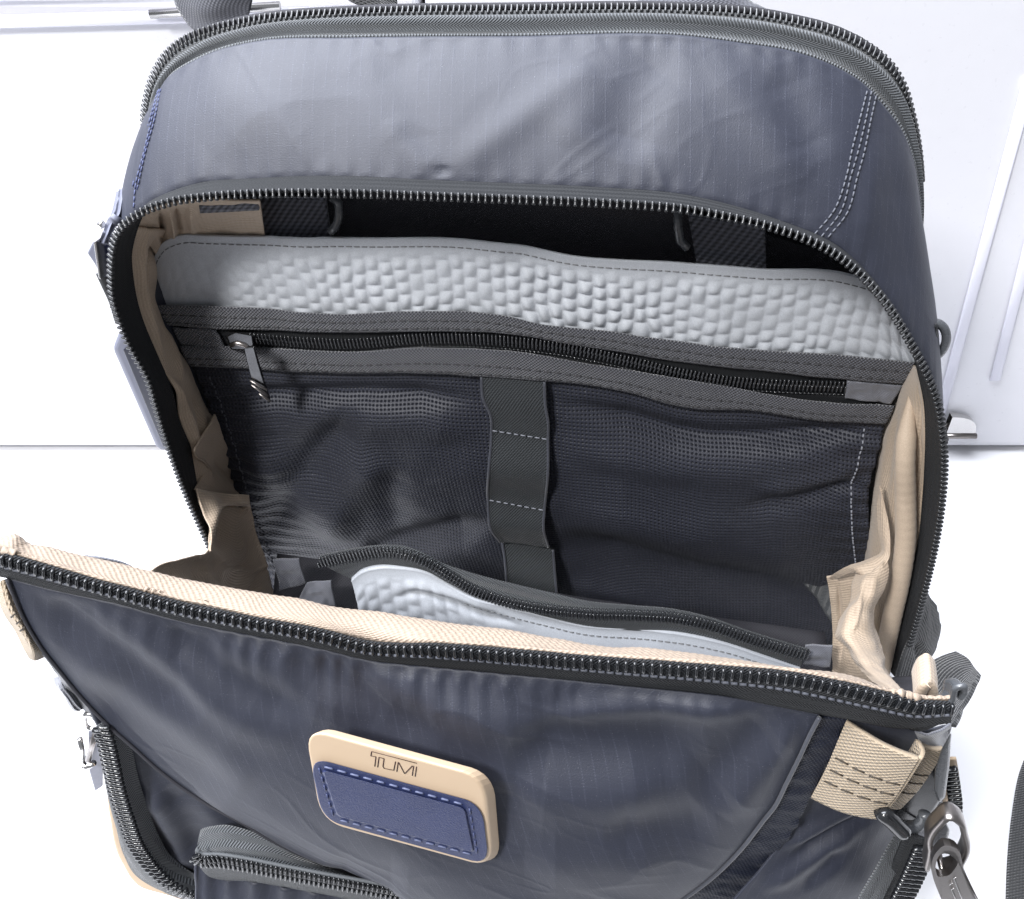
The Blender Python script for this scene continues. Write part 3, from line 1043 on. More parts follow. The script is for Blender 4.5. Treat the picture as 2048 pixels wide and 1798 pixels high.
ZL = A([(640, 1122), (717, 1107), (764, 1101), (808, 1104), (852, 1120), (896, 1147), (940, 1173), (999, 1196), (1088, 1214), (1176, 1223), (1264, 1226), (1352, 1232), (1411, 1244), (1499, 1273), (1612, 1307)], float)
ZU = A([(640, 1110), (717, 1095), (764, 1090), (808, 1092), (845, 1105), (882, 1125), (940, 1146), (999, 1162), (1100, 1186), (1176, 1203), (1264, 1211), (1352, 1219), (1411, 1232), (1499, 1262), (1618, 1298)], float)
ZQ = A([(705, 1160), (725, 1143), (760, 1134), (800, 1136), (852, 1146), (896, 1170), (940, 1190), (999, 1208), (1088, 1235), (1176, 1255), (1264, 1261), (1352, 1267), (1440, 1285), (1528, 1314), (1600, 1338)], float)
def taut(px_):
    return px_


G = loft([low(hermite(ZU, 360), 0.001), low(hermite(ZL, 360), 0.002), low(hermite(ZQ, 360), 0.002)], 24)
lz = grid('lower_pocket_zipper', G, m_tape_l, bag, 0.0008)
tag(lz, 'curving closed zipper of the lower inner pocket')
zc = low(hermite(ZL, 500), 0.003)
zc2 = low(hermite(ZL + [0, 12], 500), 0.003)
ac = zc - zc2
ac /= np.linalg.norm(ac, axis=1, keepdims=True)
coil(lz, zc, ac, 0.0016, 0.0009, 0.0025, m_coil, 0.0008)
ZQ2 = hermite(ZQ, 360)
bot = np.stack([np.linspace(735, 1640, 360), np.linspace(1300, 1440, 360)], -1)
mid = ZQ2 * 0.55 + bot * 0.45
G = loft([low(ZQ2, 0.003), low(mid, 0.006), low(bot, 0.002)], 70)
U, V_ = guv(G)
px = proj(G)
cu = U / 0.0062
ci = np.floor(cu)
fu = cu - ci - 0.5
cv = V_ / 0.0075 + 0.5 * (ci % 2)
fv = cv - np.floor(cv) - 0.5
dome = np.clip(np.cos(np.pi * fu) * np.cos(np.pi * fv), 0, 1)**0.95
fq = np.clip((1020 - px[..., 0]) / 120, 0.1, 1) * np.clip((V_ - 0.005) / 0.003, 0, 1)
h = 0.0009 * dome * fq + wrinkle(G, 0.03, 0.0012, 41) + 0.0006 * np.exp(-V_ / 0.0012)
h += folds(G, [([(790, 1195), (830, 1186), (900, 1205), (960, 1226), (1040, 1250)], 8, -0.0032), ([(800, 1170), (900, 1190), (1000, 1220)], 14, 0.0016)], px)
G = disp(G, h)
lp_ = grid('lower_padded_pocket', G, m_quilt, bag, 0.003)
tag(lp_, 'pale grey dimpled pocket at the bottom of the bag')
dashes('stitching', hermite(G[8][90:], 260), m_thread_m, lp_, 0.0030, 0.0020, 0.00026, 0.0003)
for pts, mt in (([(1612, 1293), (1665, 1290), (1660, 1335), (1604, 1330)], m_greytab), ([(545, 1122), (598, 1116), (612, 1168), (560, 1180)], m_greystrap), ([(612, 1168), (662, 1160), (672, 1215), (590, 1215)], m_greytab)):
    Gx = loft([low(hermite(A([pts[0], pts[1]], float), 24), 0.001), low(hermite(A([pts[3], pts[2]], float), 24), 0.001)], 16)
    grid('zipper_end', disp(Gx, wrinkle(Gx, 0.006, 0.0012, 17)), mt, lz, 0.0006)

# ---- webbing seen in the laptop cavity
for L4, R4 in ((((514, 396), (527, 474), (533, 520)), ((652, 398), (660, 474), (664, 520))), (((1376, 430), (1392, 520), (1400, 560)), ((1530, 455), (1533, 540), (1535, 580)))):
    a1, b1 = hermite(on(A(L4, float), 0.312), 30), hermite(on(A(R4, float), 0.312), 30)
    Gx = np.stack([a1 * (1 - s) + b1 * s for s in np.linspace(0, 1, 30)], 1)
    wb = grid('laptop_strap', disp(Gx, wrinkle(Gx, 0.02, 0.0006, 2)), m_web, bag, 0.0015)
    x0_, y0_ = (660, 400) if L4[0][0] < 900 else (1352, 425)
    sweep('plastic_clip', on(A([(x0_ + 2, y0_ - 6), (x0_ + 17, y0_ + 4), (x0_ + 18, y0_ + 34), (x0_ + 12, y0_ + 52), (x0_ + 2, y0_ + 62)] if L4[0][0] < 900 else [(x0_ + 4, y0_ - 4), (x0_ + 4, y0_ + 30), (x0_ + 8, y0_ + 55), (x0_ + 22, y0_ + 70)], float), 0.308), ring(0.0016, 0.0024, 8), m_plastic_g, wb)

# ---- beige lining, left side
inn = A([(274, 455), (262, 500), (262, 534), (272, 600), (284, 640), (315, 715), (346, 790), (358, 838), (378, 890), (396, 975), (416, 1060), (440, 1130)], float)
wl = A([(350, 462), (318, 500), (309, 540), (311, 606), (326, 642), (343, 683), (371, 724), (388, 765), (403, 805), (428, 835), (445, 900), (475, 985)], float)
wl[2:10] += [16, 0]
mid = 0.5 * inn + 0.5 * wl - [3, 0]
a1, m1, b1 = hermite(on(inn, DS + 0.001), 160), hermite(on(mid, 0.294), 160), hermite(wall(wl, -0.007), 160)
G = loft([a1, m1, b1], 40)
px = proj(G)
h = folds(G, [([(300, 450), (285, 500), (283, 560), (300, 640), (330, 720)], 6, 0.0022), ([(318, 470), (297, 520), (296, 570), (312, 640)], 5, -0.0022),
              ([(272, 540), (290, 640), (325, 740)], 5, -0.0012), ([(330, 740), (360, 800), (385, 870), (390, 930)], 9, 0.0030), ([(385, 780), (400, 830), (405, 880)], 6, -0.0030),
              ([(325, 650), (350, 700), (365, 760)], 5, 0.0014)], px)
h += wrinkle(G, 0.012, 0.0006, 51, ax=0.5)
grid('side_lining', disp(G, h), m_beige, bag, 0.0008)
# lining around the top-left corner inside
top = A([(276, 452), (300, 424), (340, 408), (400, 402), (520, 400)], float)
bot = A([(318, 520), (338, 500), (370, 482), (430, 476), (530, 476)], float)
G = loft([hermite(on(top, DS + 0.002), 90), hermite(on(0.5 * (top + bot), 0.300), 90), hermite(on(bot, 0.309), 90)], 30)
px = proj(G)
h = folds(G, [([(322, 428), (326, 460), (330, 500)], 5, -0.0036), ([(338, 420), (345, 450), (348, 480)], 5, 0.0026), ([(352, 418), (358, 450), (360, 474)], 4, -0.0030), ([(380, 412), (385, 440), (388, 470)], 8, 0.0022)], px)
grid('corner_lining', disp(G, h + wrinkle(G, 0.01, 0.0006, 57)), m_beige, bag, 0.0008)
Gx = loft([hermite(on(A([(396, 398), (516, 397)], float), 0.288), 20), hermite(on(A([(400, 427), (518, 421)], float), 0.290), 20)], 6)
grid('lining_strip', Gx, m_web, bag, 0.001)


def sheet4(name, cs, mat, parent, nv=36, nu_=80, fl=(), wr=(0.012, 0.0006), seed=1, thick=0.0007):
    """cloth through lines of (u, v, depth) sightings"""
    Gs = loft([hermite(on3(c), nu_) for c in cs], nv)
    hh = folds(Gs, fl) if fl else 0
    Gs = disp(Gs, hh + wrinkle(Gs, wr[0], wr[1], seed) + (crease(Gs, 0.006, 0.0004, seed + 3, 0.8) if mat is m_beige else 0))
    return grid(name, Gs, mat, parent, thick), Gs


# left pleated bellows between body and front flap
sheet4('side_bellows', [[(430, 828, .305), (408, 868, .292), (390, 902, .280), (404, 918, .286), (415, 938, .292), (404, 958, .286), (391, 978, .276)],
                        [(448, 880, .310), (440, 905, .306), (432, 925, .302), (436, 940, .304), (440, 952, .304), (438, 968, .302), (436, 990, .292)],
                        [(470, 930, .318), (470, 945, .318), (472, 955, .318), (474, 965, .318), (476, 978, .318), (480, 988, .316), (490, 1000, .308)]], m_beige, bag, seed=61, nv=50)
sheet4('side_bellows', [[(392, 976, .276), (420, 982, .284), (455, 986, .294), (497, 991, .303)],
                        [(408, 1030, .268), (430, 1006, .278), (450, 1006, .288), (499, 1002, .300)],
                        [(421, 1060, .262), (436, 1030, .272), (452, 1010, .284), (500, 1008, .298)],
                        [(424, 1104, .254), (430, 1060, .266), (447, 1014, .286), (500, 1014, .300)]], m_beige, bag, seed=63, wr=(.01, .0004))
sheet4('side_bellows', [[(447, 1009, .290), (470, 1010, .296), (485, 1014, .300), (497, 992, .3015)],
                        [(424, 1060, .270), (455, 1060, .285), (490, 1060, .296), (513, 1066, .300)],
                        [(424, 1100, .256), (460, 1110, .275), (500, 1115, .290), (528, 1115, .298)],
                        [(300, 1143, .215), (400, 1150, .245), (490, 1160, .280), (541, 1160, .295)],
                        [(290, 1200, .200), (390, 1215, .230), (480, 1225, .270), (556, 1215, .292)],
                        [(330, 1260, .195), (400, 1270, .225), (480, 1280, .265), (566, 1270, .290)]], m_beige, bag, nv=70, nu_=90,
       fl=[([(449, 1012), (440, 1080), (425, 1150)], 16, -0.002), ([(505, 1010), (520, 1080), (540, 1160)], 5, 0.0010), ([(395, 1140), (420, 1155), (440, 1180)], 8, 0.0015)], seed=65, wr=(.014, .0009))

# right side lining with its padded roll
inr = A([(1834, 742), (1844, 772), (1850, 834), (1849, 937), (1843, 1040), (1826, 1123), (1808, 1197), (1793, 1263), (1772, 1331), (1750, 1400)], float)
wr_ = A([(1826, 728), (1803, 767), (1784, 813), (1768, 848), (1752, 902), (1740, 971), (1732, 1050), (1722, 1120), (1712, 1200), (1700, 1290)], float)
G = loft([hermite(on(inr, DS + 0.001), 160), hermite(on(0.5 * (inr + wr_), 0.294), 160), hermite(wall(wr_, -0.004), 160)], 40)
h = folds(G, [([(1838, 760), (1836, 850), (1838, 940), (1836, 1030)], 4, -0.0016), ([(1795, 800), (1780, 900), (1770, 1000)], 8, -0.0014)]) + wrinkle(G, 0.012, 0.0004, 71, ax=0.5)
grid('side_lining', disp(G, h), m_beige, bag, 0.0008)
rc = hermite(on3([(1822, 790, .296), (1815, 850, .290), (1811, 900, .286), (1811, 1000, .284), (1811, 1080, .282), (1800, 1160, .280), (1785, 1230, .279), (1768, 1310, .278), (1750, 1400, .275)]), 150)
V_, Fc = sweep_vf(rc, ring(0.0040, 0.0040, 14), scale=np.interp(np.linspace(0, 1, 150), [0, .1, .3, 1], [.25, .9, 1.0, 1.0]) * (1 + 0.014 * np.sin(np.arange(150) * 1.5)))
ro = raw('lining_roll', V_, Fc, m_beige, bag)
tag(ro, 'padded beige roll along the right opening')

# right pleated bellows
sheet4('side_bellows', [[(1757, 972, .296), (1755, 1022, .292), (1757, 1070, .288), (1759, 1104, .284), (1744, 1113, .282), (1713, 1124, .282), (1680, 1140, .286), (1655, 1157, .292)],
                        [(1760, 982, .293), (1768, 1035, .288), (1770, 1075, .284), (1768, 1112, .280), (1750, 1124, .278), (1722, 1134, .277), (1695, 1144, .282), (1668, 1157, .289)],
                        [(1763, 990, .292), (1778, 1050, .286), (1780, 1085, .282), (1777, 1120, .278), (1760, 1140, .274), (1735, 1148, .273), (1708, 1146, .279), (1672, 1160, .289)]], m_beige, bag, seed=81, nv=40, wr=(.01, .0004))
sheet4('side_bellows', [[(1653, 1154, .293), (1685, 1148, .292), (1712, 1143, .290)], [(1659, 1188, .292), (1690, 1190, .290), (1724, 1190, .288)], [(1663, 1232, .290), (1695, 1234, .288), (1724, 1232, .285)],
                        [(1664, 1277, .288), (1700, 1285, .283), (1730, 1285, .280)], [(1663, 1335, .284), (1705, 1345, .275), (1750, 1362, .262)], [(1661, 1390, .280), (1705, 1400, .270), (1755, 1410, .255)]], m_beige, bag, seed=83, nv=60,
       fl=[([(1676, 1160), (1680, 1240), (1682, 1330)], 4, -0.0014)])
sheet4('side_bellows', [[(1709, 1146, .279), (1735, 1140, .275), (1758, 1130, .275), (1777, 1118, .278)], [(1703, 1170, .273), (1730, 1160, .268), (1755, 1155, .270), (1779, 1142, .275)],
                        [(1702, 1196, .268), (1722, 1190, .263), (1745, 1185, .265), (1770, 1175, .270)], [(1689, 1222, .262), (1708, 1218, .256), (1728, 1216, .258), (1748, 1218, .264)],
                        [(1676, 1249, .257), (1700, 1245, .250), (1724, 1240, .252), (1748, 1244, .260)], [(1667, 1271, .252), (1695, 1268, .246), (1726, 1266, .248), (1757, 1276, .254)],
                        [(1694, 1300, .244), (1715, 1298, .238), (1738, 1298, .240), (1763, 1304, .246)], [(1712, 1326, .234), (1732, 1326, .228), (1752, 1326, .230), (1771, 1332, .236)],
                        [(1737, 1356, .218), (1756, 1354, .214), (1776, 1354, .216), (1792, 1361, .222)], [(1768, 1377, .200), (1785, 1376, .198), (1800, 1380, .199), (1812, 1389, .203)], [(1790, 1410, .185), (1800, 1410, .184), (1812, 1412, .184), (1822, 1415, .186)]],
       m_beige, bag, seed=85, nv=110, nu_=60, fl=[([(1722, 1170), (1716, 1230), (1700, 1270)], 4, 0.0008), ([(1752, 1150), (1740, 1200)], 8, 0.001)], wr=(.012, .0008))

# ---- front flap
FD, FK, FZ = 0.165, 0.10, -0.22


def flap(px, lift=0.0):
    return on(A(px, float), FD - lift, FK, FZ)


TOP = A([(-60, 1075), (-10, 1078), (10, 1075), (32, 1073), (54, 1087), (98, 1096), (171, 1114), (245, 1131), (294, 1143), (367, 1160), (500, 1187), (588, 1200), (705, 1219), (794, 1232), (882, 1247), (999, 1261), (1147, 1282), (1294, 1298), (1440, 1314), (1600, 1336), (1695, 1348), (1760, 1372), (1812, 1394), (1840, 1404)], float)
TT = A([(-60, 1092), (-10, 1104), (10, 1108), (35, 1114), (60, 1121), (122, 1139), (180, 1156), (245, 1174), (300, 1189), (367, 1206), (500, 1233), (647, 1260), (735, 1283), (800, 1287), (852, 1287), (970, 1295), (1147, 1310), (1294, 1321), (1440, 1332), (1600, 1347), (1670, 1361), (1793, 1390), (1848, 1402), (1900, 1404)], float)
PT = A([(-60, 1140), (-10, 1152), (15, 1157), (40, 1163), (65, 1170), (122, 1184), (180, 1196), (245, 1210), (300, 1226), (367, 1244), (500, 1270), (647, 1299), (735, 1320), (800, 1328), (852, 1333), (970, 1344), (1147, 1361), (1294, 1376), (1440, 1391), (1528, 1408), (1600, 1422), (1700, 1440), (1812, 1458), (1902, 1446)], float)


def step(*cs):
    """resample paired curves together"""
    h_ = hermite(np.hstack(cs), 700)
    return [h_[:, 3 * i:3 * i + 3] for i in range(len(cs))]


tT, tM, pT = step(flap(TOP, -0.010), flap(TT, 0.0), flap(PT, 0.0005))
G = loft([flap(TOP + [0, 26], -0.016)[:1] * 0 + hermite(flap(TOP + [0, 30], -0.018), 700), tT, 0.5 * (tT + tM) + [0, -0.0022, 0.0012], tM + [0, 0.001, 0], pT * 0.6 + tM * 0.4 + [0, 0.003, 0]], 40)
G = disp(G, wrinkle(G, 0.016, 0.0005, 91) + 0.00007 * np.sin(2 * np.pi * guv(G)[0] / 0.0022))
fb = grid('flap_binding', G, m_beige_b, bag, 0.0012)
tag(fb, 'peach beige ribbed binding along the flap edge')
nl = int(700 * 0.96)
G = loft([tM, 0.6 * tM + 0.4 * pT + [0, -0.001, 0], pT], 16)
fz = grid('flap_zipper', G, m_tape, bag, 0.0008)
tag(fz, 'open black chunky zipper half along the flap top edge')
up = tM - pT
upn = up / np.linalg.norm(up, axis=1, keepdims=True)
i0 = np.argmax(proj(tM)[:, 0] > -20)
teeth((tM - upn * 0.0006 + [0, -0.0008, 0])[i0:], up[i0:], 0.00235, 0.0036, 0.0013, 0.0020, m_teeth, fz, single=(0, 1), hook=0.0, lift=0.0008)
C = (0.62 * tM + 0.38 * pT + [0, -0.0016, 0])[i0:]
dashes('stitching', hermite(C, 500), m_thread_g, fz, 0.0024, 0.0017, 0.00042, 0.0004)

# outer nylon panel of the flap
PTb = A([(17, 1156), (40, 1163), (65, 1170), (122, 1184), (180, 1196), (245, 1210), (300, 1226), (367, 1244), (500, 1270), (647, 1299), (735, 1320), (800, 1328), (852, 1333), (970, 1344), (1147, 1361), (1294, 1376), (1440, 1391), (1528, 1408), (1600, 1422), (1638, 1430)], float)
LE = A([(17, 1156), (49, 1233), (86, 1295), (122, 1341), (171, 1400), (220, 1450), (269, 1493), (318, 1537), (367, 1574), (416, 1606), (489, 1645), (553, 1683), (667, 1731), (793, 1768), (911, 1803), (1010, 1850), (1060, 1900)], float)
RE = A([(1638, 1430), (1621, 1462), (1597, 1513), (1572, 1563), (1548, 1610), (1528, 1635), (1484, 1692), (1425, 1751), (1361, 1799), (1290, 1850), (1220, 1900)], float)
Gp = coons(PTb, [(1060, 1900), (1140, 1902), (1220, 1900)], LE, RE, 420, 260)
G = flap(Gp, 0.0)
u01 = np.linspace(0, 1, 420)[None, :]
v01 = np.linspace(0, 1, 260)[:, None]
G = disp(G, 0.014 * np.sin(np.pi * np.clip(v01 / 1.15, 0, 1))**0.8 * np.sin(np.pi * u01)**0.8)
px = proj(G)
dtop = np.maximum(0, Gp[..., 1] - np.interp(Gp[..., 0], PTb[:, 0], PTb[:, 1]))
h = folds(G, [([(60, 1195), (150, 1240), (230, 1290), (330, 1370), (420, 1440)], 37, -0.0027),
              ([(110, 1200), (230, 1262), (350, 1340), (480, 1430), (600, 1500)], 44, 0.0021),
              ([(300, 1240), (400, 1310), (520, 1380), (640, 1430)], 48, -0.0026),
              ([(380, 1260), (500, 1330), (640, 1400), (760, 1440)], 41, 0.0019),
              ([(160, 1340), (260, 1430), (380, 1520), (480, 1590)], 58, -0.0024),
              ([(120, 1290), (240, 1380), (380, 1480), (520, 1580)], 41, 0.0018),
              ([(560, 1310), (660, 1370), (760, 1420), (900, 1470)], 51, -0.0021),
              ([(720, 1340), (820, 1390), (960, 1440), (1100, 1470)], 44, 0.0021),
              ([(1010, 1480), (1120, 1500), (1280, 1500), (1420, 1470)], 72, -0.0042),
              ([(1060, 1440), (1200, 1420), (1400, 1418), (1530, 1430)], 27, 0.0024),
              ([(1020, 1580), (1150, 1590), (1260, 1585), (1340, 1575)], 62, 0.0029),
              ([(1380, 1600), (1430, 1560), (1500, 1500), (1570, 1440)], 58, -0.0032),
              ([(1440, 1640), (1500, 1560), (1560, 1490), (1610, 1440)], 41, 0.0034),
              ([(1200, 1660), (1320, 1660), (1440, 1640)], 44, -0.0027),
              ([(1040, 1720), (1200, 1720), (1360, 1700)], 58, 0.0024),
              ([(640, 1740), (700, 1760), (820, 1770)], 41, -0.0016),
              ([(1020, 1560), (1000, 1640), (980, 1720)], 44, -0.0016)], px)
amp = np.interp(Gp[..., 0], [0, 250, 420, 560, 900, 1100, 1300, 1640], [.2, .35, .8, 1, 1, .6, .25, .15])
ph = Gp[..., 0] / 47 * 2 * np.pi + 2.2 * noise2(Gp[..., 0] / 90, dtop * 0, 5) - dtop * 0.012
h += amp * 0.0009 * np.sin(ph) * np.exp(-dtop / 34) * np.clip(dtop / 6, 0, 1)
h += wrinkle(G, 0.03, 0.0003, 95) + crease(G, 0.014, 0.0003, 97, 0.75) + crease(G, 0.008, 0.00014, 99, 0.35)
ed = np.minimum(np.minimum(u01, 1 - u01) / 0.03, np.clip(v01 / 0.02, 0, 1))
h *= np.clip(ed, 0, 1)
G = disp(G, h)
FP = G
PXF = proj(FP)
panel = grid('flap_panel', G, m_nylon, bag, 0.0015)
tag(panel, 'navy ripstop nylon outer panel of the flap')
# turned piping edges
lec = FP[:, 0]
sweep('left_piping', hermite(lec[:215], 200) + [0, -0.0006, 0], ring(0.0006, 0.0006, 8), m_nylon_in, panel)
sweep('right_piping', hermite(FP[:, -1], 160) + [0, -0.0008, 0], ring(0.00065, 0.00065, 8), m_piping, panel)

# ---- logo patch
def patch(px_, lift):
    return on(A(px_, float), PD - lift, 0.10, FZ)


PD = min(on_mesh(FP, q_, 0, PXF)[1] - FK * (on_mesh(FP, q_, 0, PXF)[2] - FZ) for q_ in ((640, 1500), (930, 1560), (960, 1700), (680, 1630), (800, 1590)))
A4, B4, C4, D4 = A([607, 1456.]), A([967, 1554.]), A([984, 1737.]), A([640, 1643.])
fo = round_quad([A4, B4, C4, D4], 44)
fr_ = patch(fo, 0.0050)
bk = patch(fo, 0.0050) + [0.0022, 0.0036, -0.0036]
cen = fr_.mean(0)
outer2 = fr_ + (fr_ - cen) * 0.0 
pf = poly_extrude('logo_patch', fr_, bk + (bk - bk.mean(0)) * 0.02, m_frame, bag, bevel=0.0009)
tag(pf, 'sand coloured rounded patch with a navy leather inset')
li = round_quad([A([619, 1514.]), A([964, 1608.]), A([979, 1731.]), A([645, 1639.])], 36)
lf, lb = patch(li, 0.0058), patch(li, 0.0040)
le = poly_extrude('leather_inset', lf, lb, m_leather, pf, bevel=0.0006)
ri = round_quad([A([646, 1540.]), A([928, 1616.]), A([946, 1704.]), A([676, 1632.])], 10)
rb = ri + (ri - ri.mean(0)) * 0.035
poly_extrude('raised_centre', patch(ri, 0.0066), patch(rb, 0.0056), m_leather, le, bevel=0.0005)
sq = [(636, 1530), (938, 1612), (955, 1712), (668, 1637)]
for i in range(4):
    a_, b_ = A(sq[i], float), A(sq[(i + 1) % 4], float)
    a2, b2 = a_ + (b_ - a_) * 0.03, b_ - (b_ - a_) * 0.03
    C = hermite(patch(A([a2, b2]), 0.0059), 30)
    dashes('stitching', C, m_thread_lb if i % 2 == 0 else m_thread_b, le, 0.0037, 0.0025, 0.00030, 0.0001)
# engraved lettering
strokes = [[(743.3, 1503), (741.6, 1511.8)], [(743.3, 1503), (833.7, 1526.6)], [(741.6, 1511.8), (751.8, 1513.6)], [(751.8, 1513.6), (749.5, 1532.7)],
           [(758, 1514.2), (755.3, 1534.5)], [(758, 1514.6), (768, 1517.3)], [(768, 1517.3), (765.9, 1532.7), (768.3, 1536.8)], [(768.3, 1536.8), (787.5, 1540.6)], [(787.5, 1540.6), (790.9, 1523.2)],
           [(796.4, 1524.5), (793.6, 1543.4)], [(797.6, 1525.2), (809, 1547.1)], [(810, 1547), (824.8, 1531.7)], [(827.2, 1532.0), (824.5, 1551.2)], [(833, 1533.4), (830.3, 1553)]]
V_, Fc, b_ = [], [], 0
for i, s_ in enumerate(strokes):
    thin = i in (1, 2, 5, 7)
    v_, f_ = sweep_vf(patch(A(s_, float), 0.00505), ring(0.00011 if thin else 0.00018, 0.00012, 6), up=np.array([0, -1.0, 0.1]), base=b_)
    V_.append(v_)
    Fc += f_
    b_ += len(v_)
raw('lettering', np.vstack(V_), Fc, m_ink, pf)

# ---- lower left expansion pocket under the flap
LPt = A([(60, 1262), (122, 1348), (200, 1440), (290, 1522), (416, 1614), (560, 1696), (760, 1775), (950, 1850)], float)
LPt = LPt + [26, -24]
LPb = A([(215, 1455), (226, 1515), (239, 1575), (259, 1640), (285, 1700), (322, 1748), (370, 1790), (440, 1850)], float)
Gl = loft([hermite(on(LPt, FD + 0.010, FK, FZ), 200), hermite(on(0.5 * (LPt + LPb), FD + 0.006, FK, FZ), 200), hermite(on(LPb, FD + 0.010, FK, FZ), 200)], 60)
Gl = disp(Gl, wrinkle(Gl, 0.02, 0.0010, 101) + folds(Gl, [([(330, 1570), (380, 1650), (400, 1740)], 30, -0.003), ([(300, 1560), (350, 1680), (390, 1760)], 16, 0.002)]))
lpk = grid('front_pocket', Gl, m_nylon, bag, 0.0012)
tag(lpk, 'navy front pocket body below the flap at left')
zcen = A([(206, 1448), (213, 1466), (225, 1515), (237, 1569), (257, 1633), (281, 1692), (318, 1740), (355, 1770), (416, 1796), (480, 1830)], float)
be = A([(207, 1470), (208, 1484), (213, 1569), (220, 1630), (245, 1723), (281, 1770), (342, 1789), (400, 1812)], float)
zl_, zr_ = hermite(be, len(zcen)) + [8, -2], zcen + [40, -14]
zr_[6:] += [-14, -12]
c1, c2, c3 = step(on(zl_, FD + 0.010, FK, FZ), on(zcen, FD + 0.002, FK, FZ), on(zr_, FD + 0.006, FK, FZ))
G = loft([c1, c2, c3], 24)
sz = grid('side_pocket_zipper', G, m_tape_l, bag, 0.0008)
tag(sz, 'closed black chunky zipper curving down the left pocket edge')
zc = hermite(on(zcen, FD, FK, FZ), 400)
zc2 = hermite(on(zcen + [-12, 2], FD, FK, FZ), 400)
ac = zc2 - zc
ac /= np.linalg.norm(ac, axis=1, keepdims=True)
for sg in (-1, 1):
    teeth(zc + ac * sg * 0.0014, ac * -sg, 0.00235, 0.0034, 0.0017, 0.0022, m_teeth, sz, single=(0, 1), lift=0.0010, phase=0.5 if sg > 0 else 0)
be = A([(207, 1470), (208, 1484), (213, 1569), (220, 1630), (245, 1723), (281, 1770), (342, 1789), (400, 1812)], float)
c1, c2 = hermite(on(be + [1, 0], FD + 0.012, FK, FZ), 120), hermite(on(be + [30, -12], FD + 0.0128, FK, FZ), 120)
grid('pocket_edge_binding', disp(loft([c1, c2], 8), 0.0008), m_frame, sz, 0.0015)
# pull of that zipper: ring, metal bar and leather tab
D0 = FD + 0.006
px_ = lambda l, d: on(A(l, float), d)
pl = sweep('zipper_pull', hermite(px_([(172, 1428), (170, 1440), (178, 1456), (190, 1458), (194, 1444), (186, 1430)], D0), 24, closed=True), ring(0.0009, 0.0009, 8), m_metal_l, sz, closed=True)
poly_extrude('leather_tab', px_([(176, 1462), (196, 1458), (206, 1500), (206, 1572), (190, 1582), (178, 1540)], D0 + 0.003), px_([(176, 1462), (196, 1458), (206, 1500), (206, 1572), (190, 1582), (178, 1540)], D0 + 0.0055), m_leather_l, sz, bevel=0.0005)
sweep('pull_bar', px_([(193, 1462), (184, 1490), (176, 1520)], D0 - 0.001), ring(0.0011, 0.0010, 8), m_metal, sz)
sweep('pull_bar', px_([(160, 1478), (164, 1500), (168, 1528)], D0), ring(0.0010, 0.0010, 8), m_metal_l, sz)
sweep('pull_bar', px_([(165, 1530), (175, 1534), (187, 1526)], D0 - 0.0012), ring(0.0012, 0.0012, 8), m_metal_l, sz)

# ---- lower centre pocket zipper
zcen = A([(392, 1706), (400, 1712), (438, 1715), (497, 1724), (555, 1736), (643, 1753), (731, 1769), (849, 1792), (937, 1812), (1020, 1835)], float)
zt_ = A([(400, 1664), (403, 1658), (438, 1650), (482, 1656), (520, 1668), (600, 1700), (690, 1738), (800, 1768), (900, 1795), (1000, 1825)], float)
zb_ = A([(396, 1728), (410, 1745), (432, 1757), (497, 1763), (555, 1772), (640, 1788), (731, 1806), (849, 1830), (937, 1850), (1000, 1870)], float)
CD = FD - 0.004
c1, c2, c3 = step(on(zt_, CD + 0.006, FK, FZ), on(zcen, CD - 0.002, FK, FZ), on(zb_, CD + 0.001, FK, FZ))
G = loft([c1, c2, c3], 24)
cz = grid('front_pocket_zipper', disp(G, wrinkle(G, 0.02, 0.0003, 3)), m_tape_l, bag, 0.0008)
tag(cz, 'closed black zipper of the front pocket below the patch')
zc = hermite(on(zcen, CD - 0.003, FK, FZ), 400)
zc2 = hermite(on(zcen + [3, -14], CD - 0.003, FK, FZ), 400)
ac = zc2 - zc
ac /= np.linalg.norm(ac, axis=1, keepdims=True)
for sg in (-1, 1):
    teeth(zc + ac * sg * 0.0016, ac * -sg, 0.00165, 0.0036, 0.0011, 0.0017, m_teeth, cz, lift=0.0010, phase=0.5 if sg > 0 else 0)
    sweep('cord', (zc + ac * sg * 0.0036)[::4] + [0, -0.0008, 0], ring(0.0007, 0.0006, 6), m_tape_l, cz)
# nylon below that zipper
G = loft([hermite(on(zb_ - [0, 4], CD + 0.002, FK, FZ), 140), hermite(on(zb_ + [-2, 40], CD - 0.001, FK, FZ), 140), hermite(on(zb_ + [6, 230], CD + 0.006, FK, FZ), 140)], 60)
U, V_ = guv(G)
G = disp(G, wrinkle(G, 0.014, 0.0012, 111) + 0.0012 * np.exp(-V_ / 0.012) * np.sin(U / 0.011 * 2 * np.pi + 2 * noise2(U / 0.02, V_ / 0.03, 8)))
grid('front_pocket_panel', G, m_nylon, bag, 0.001)

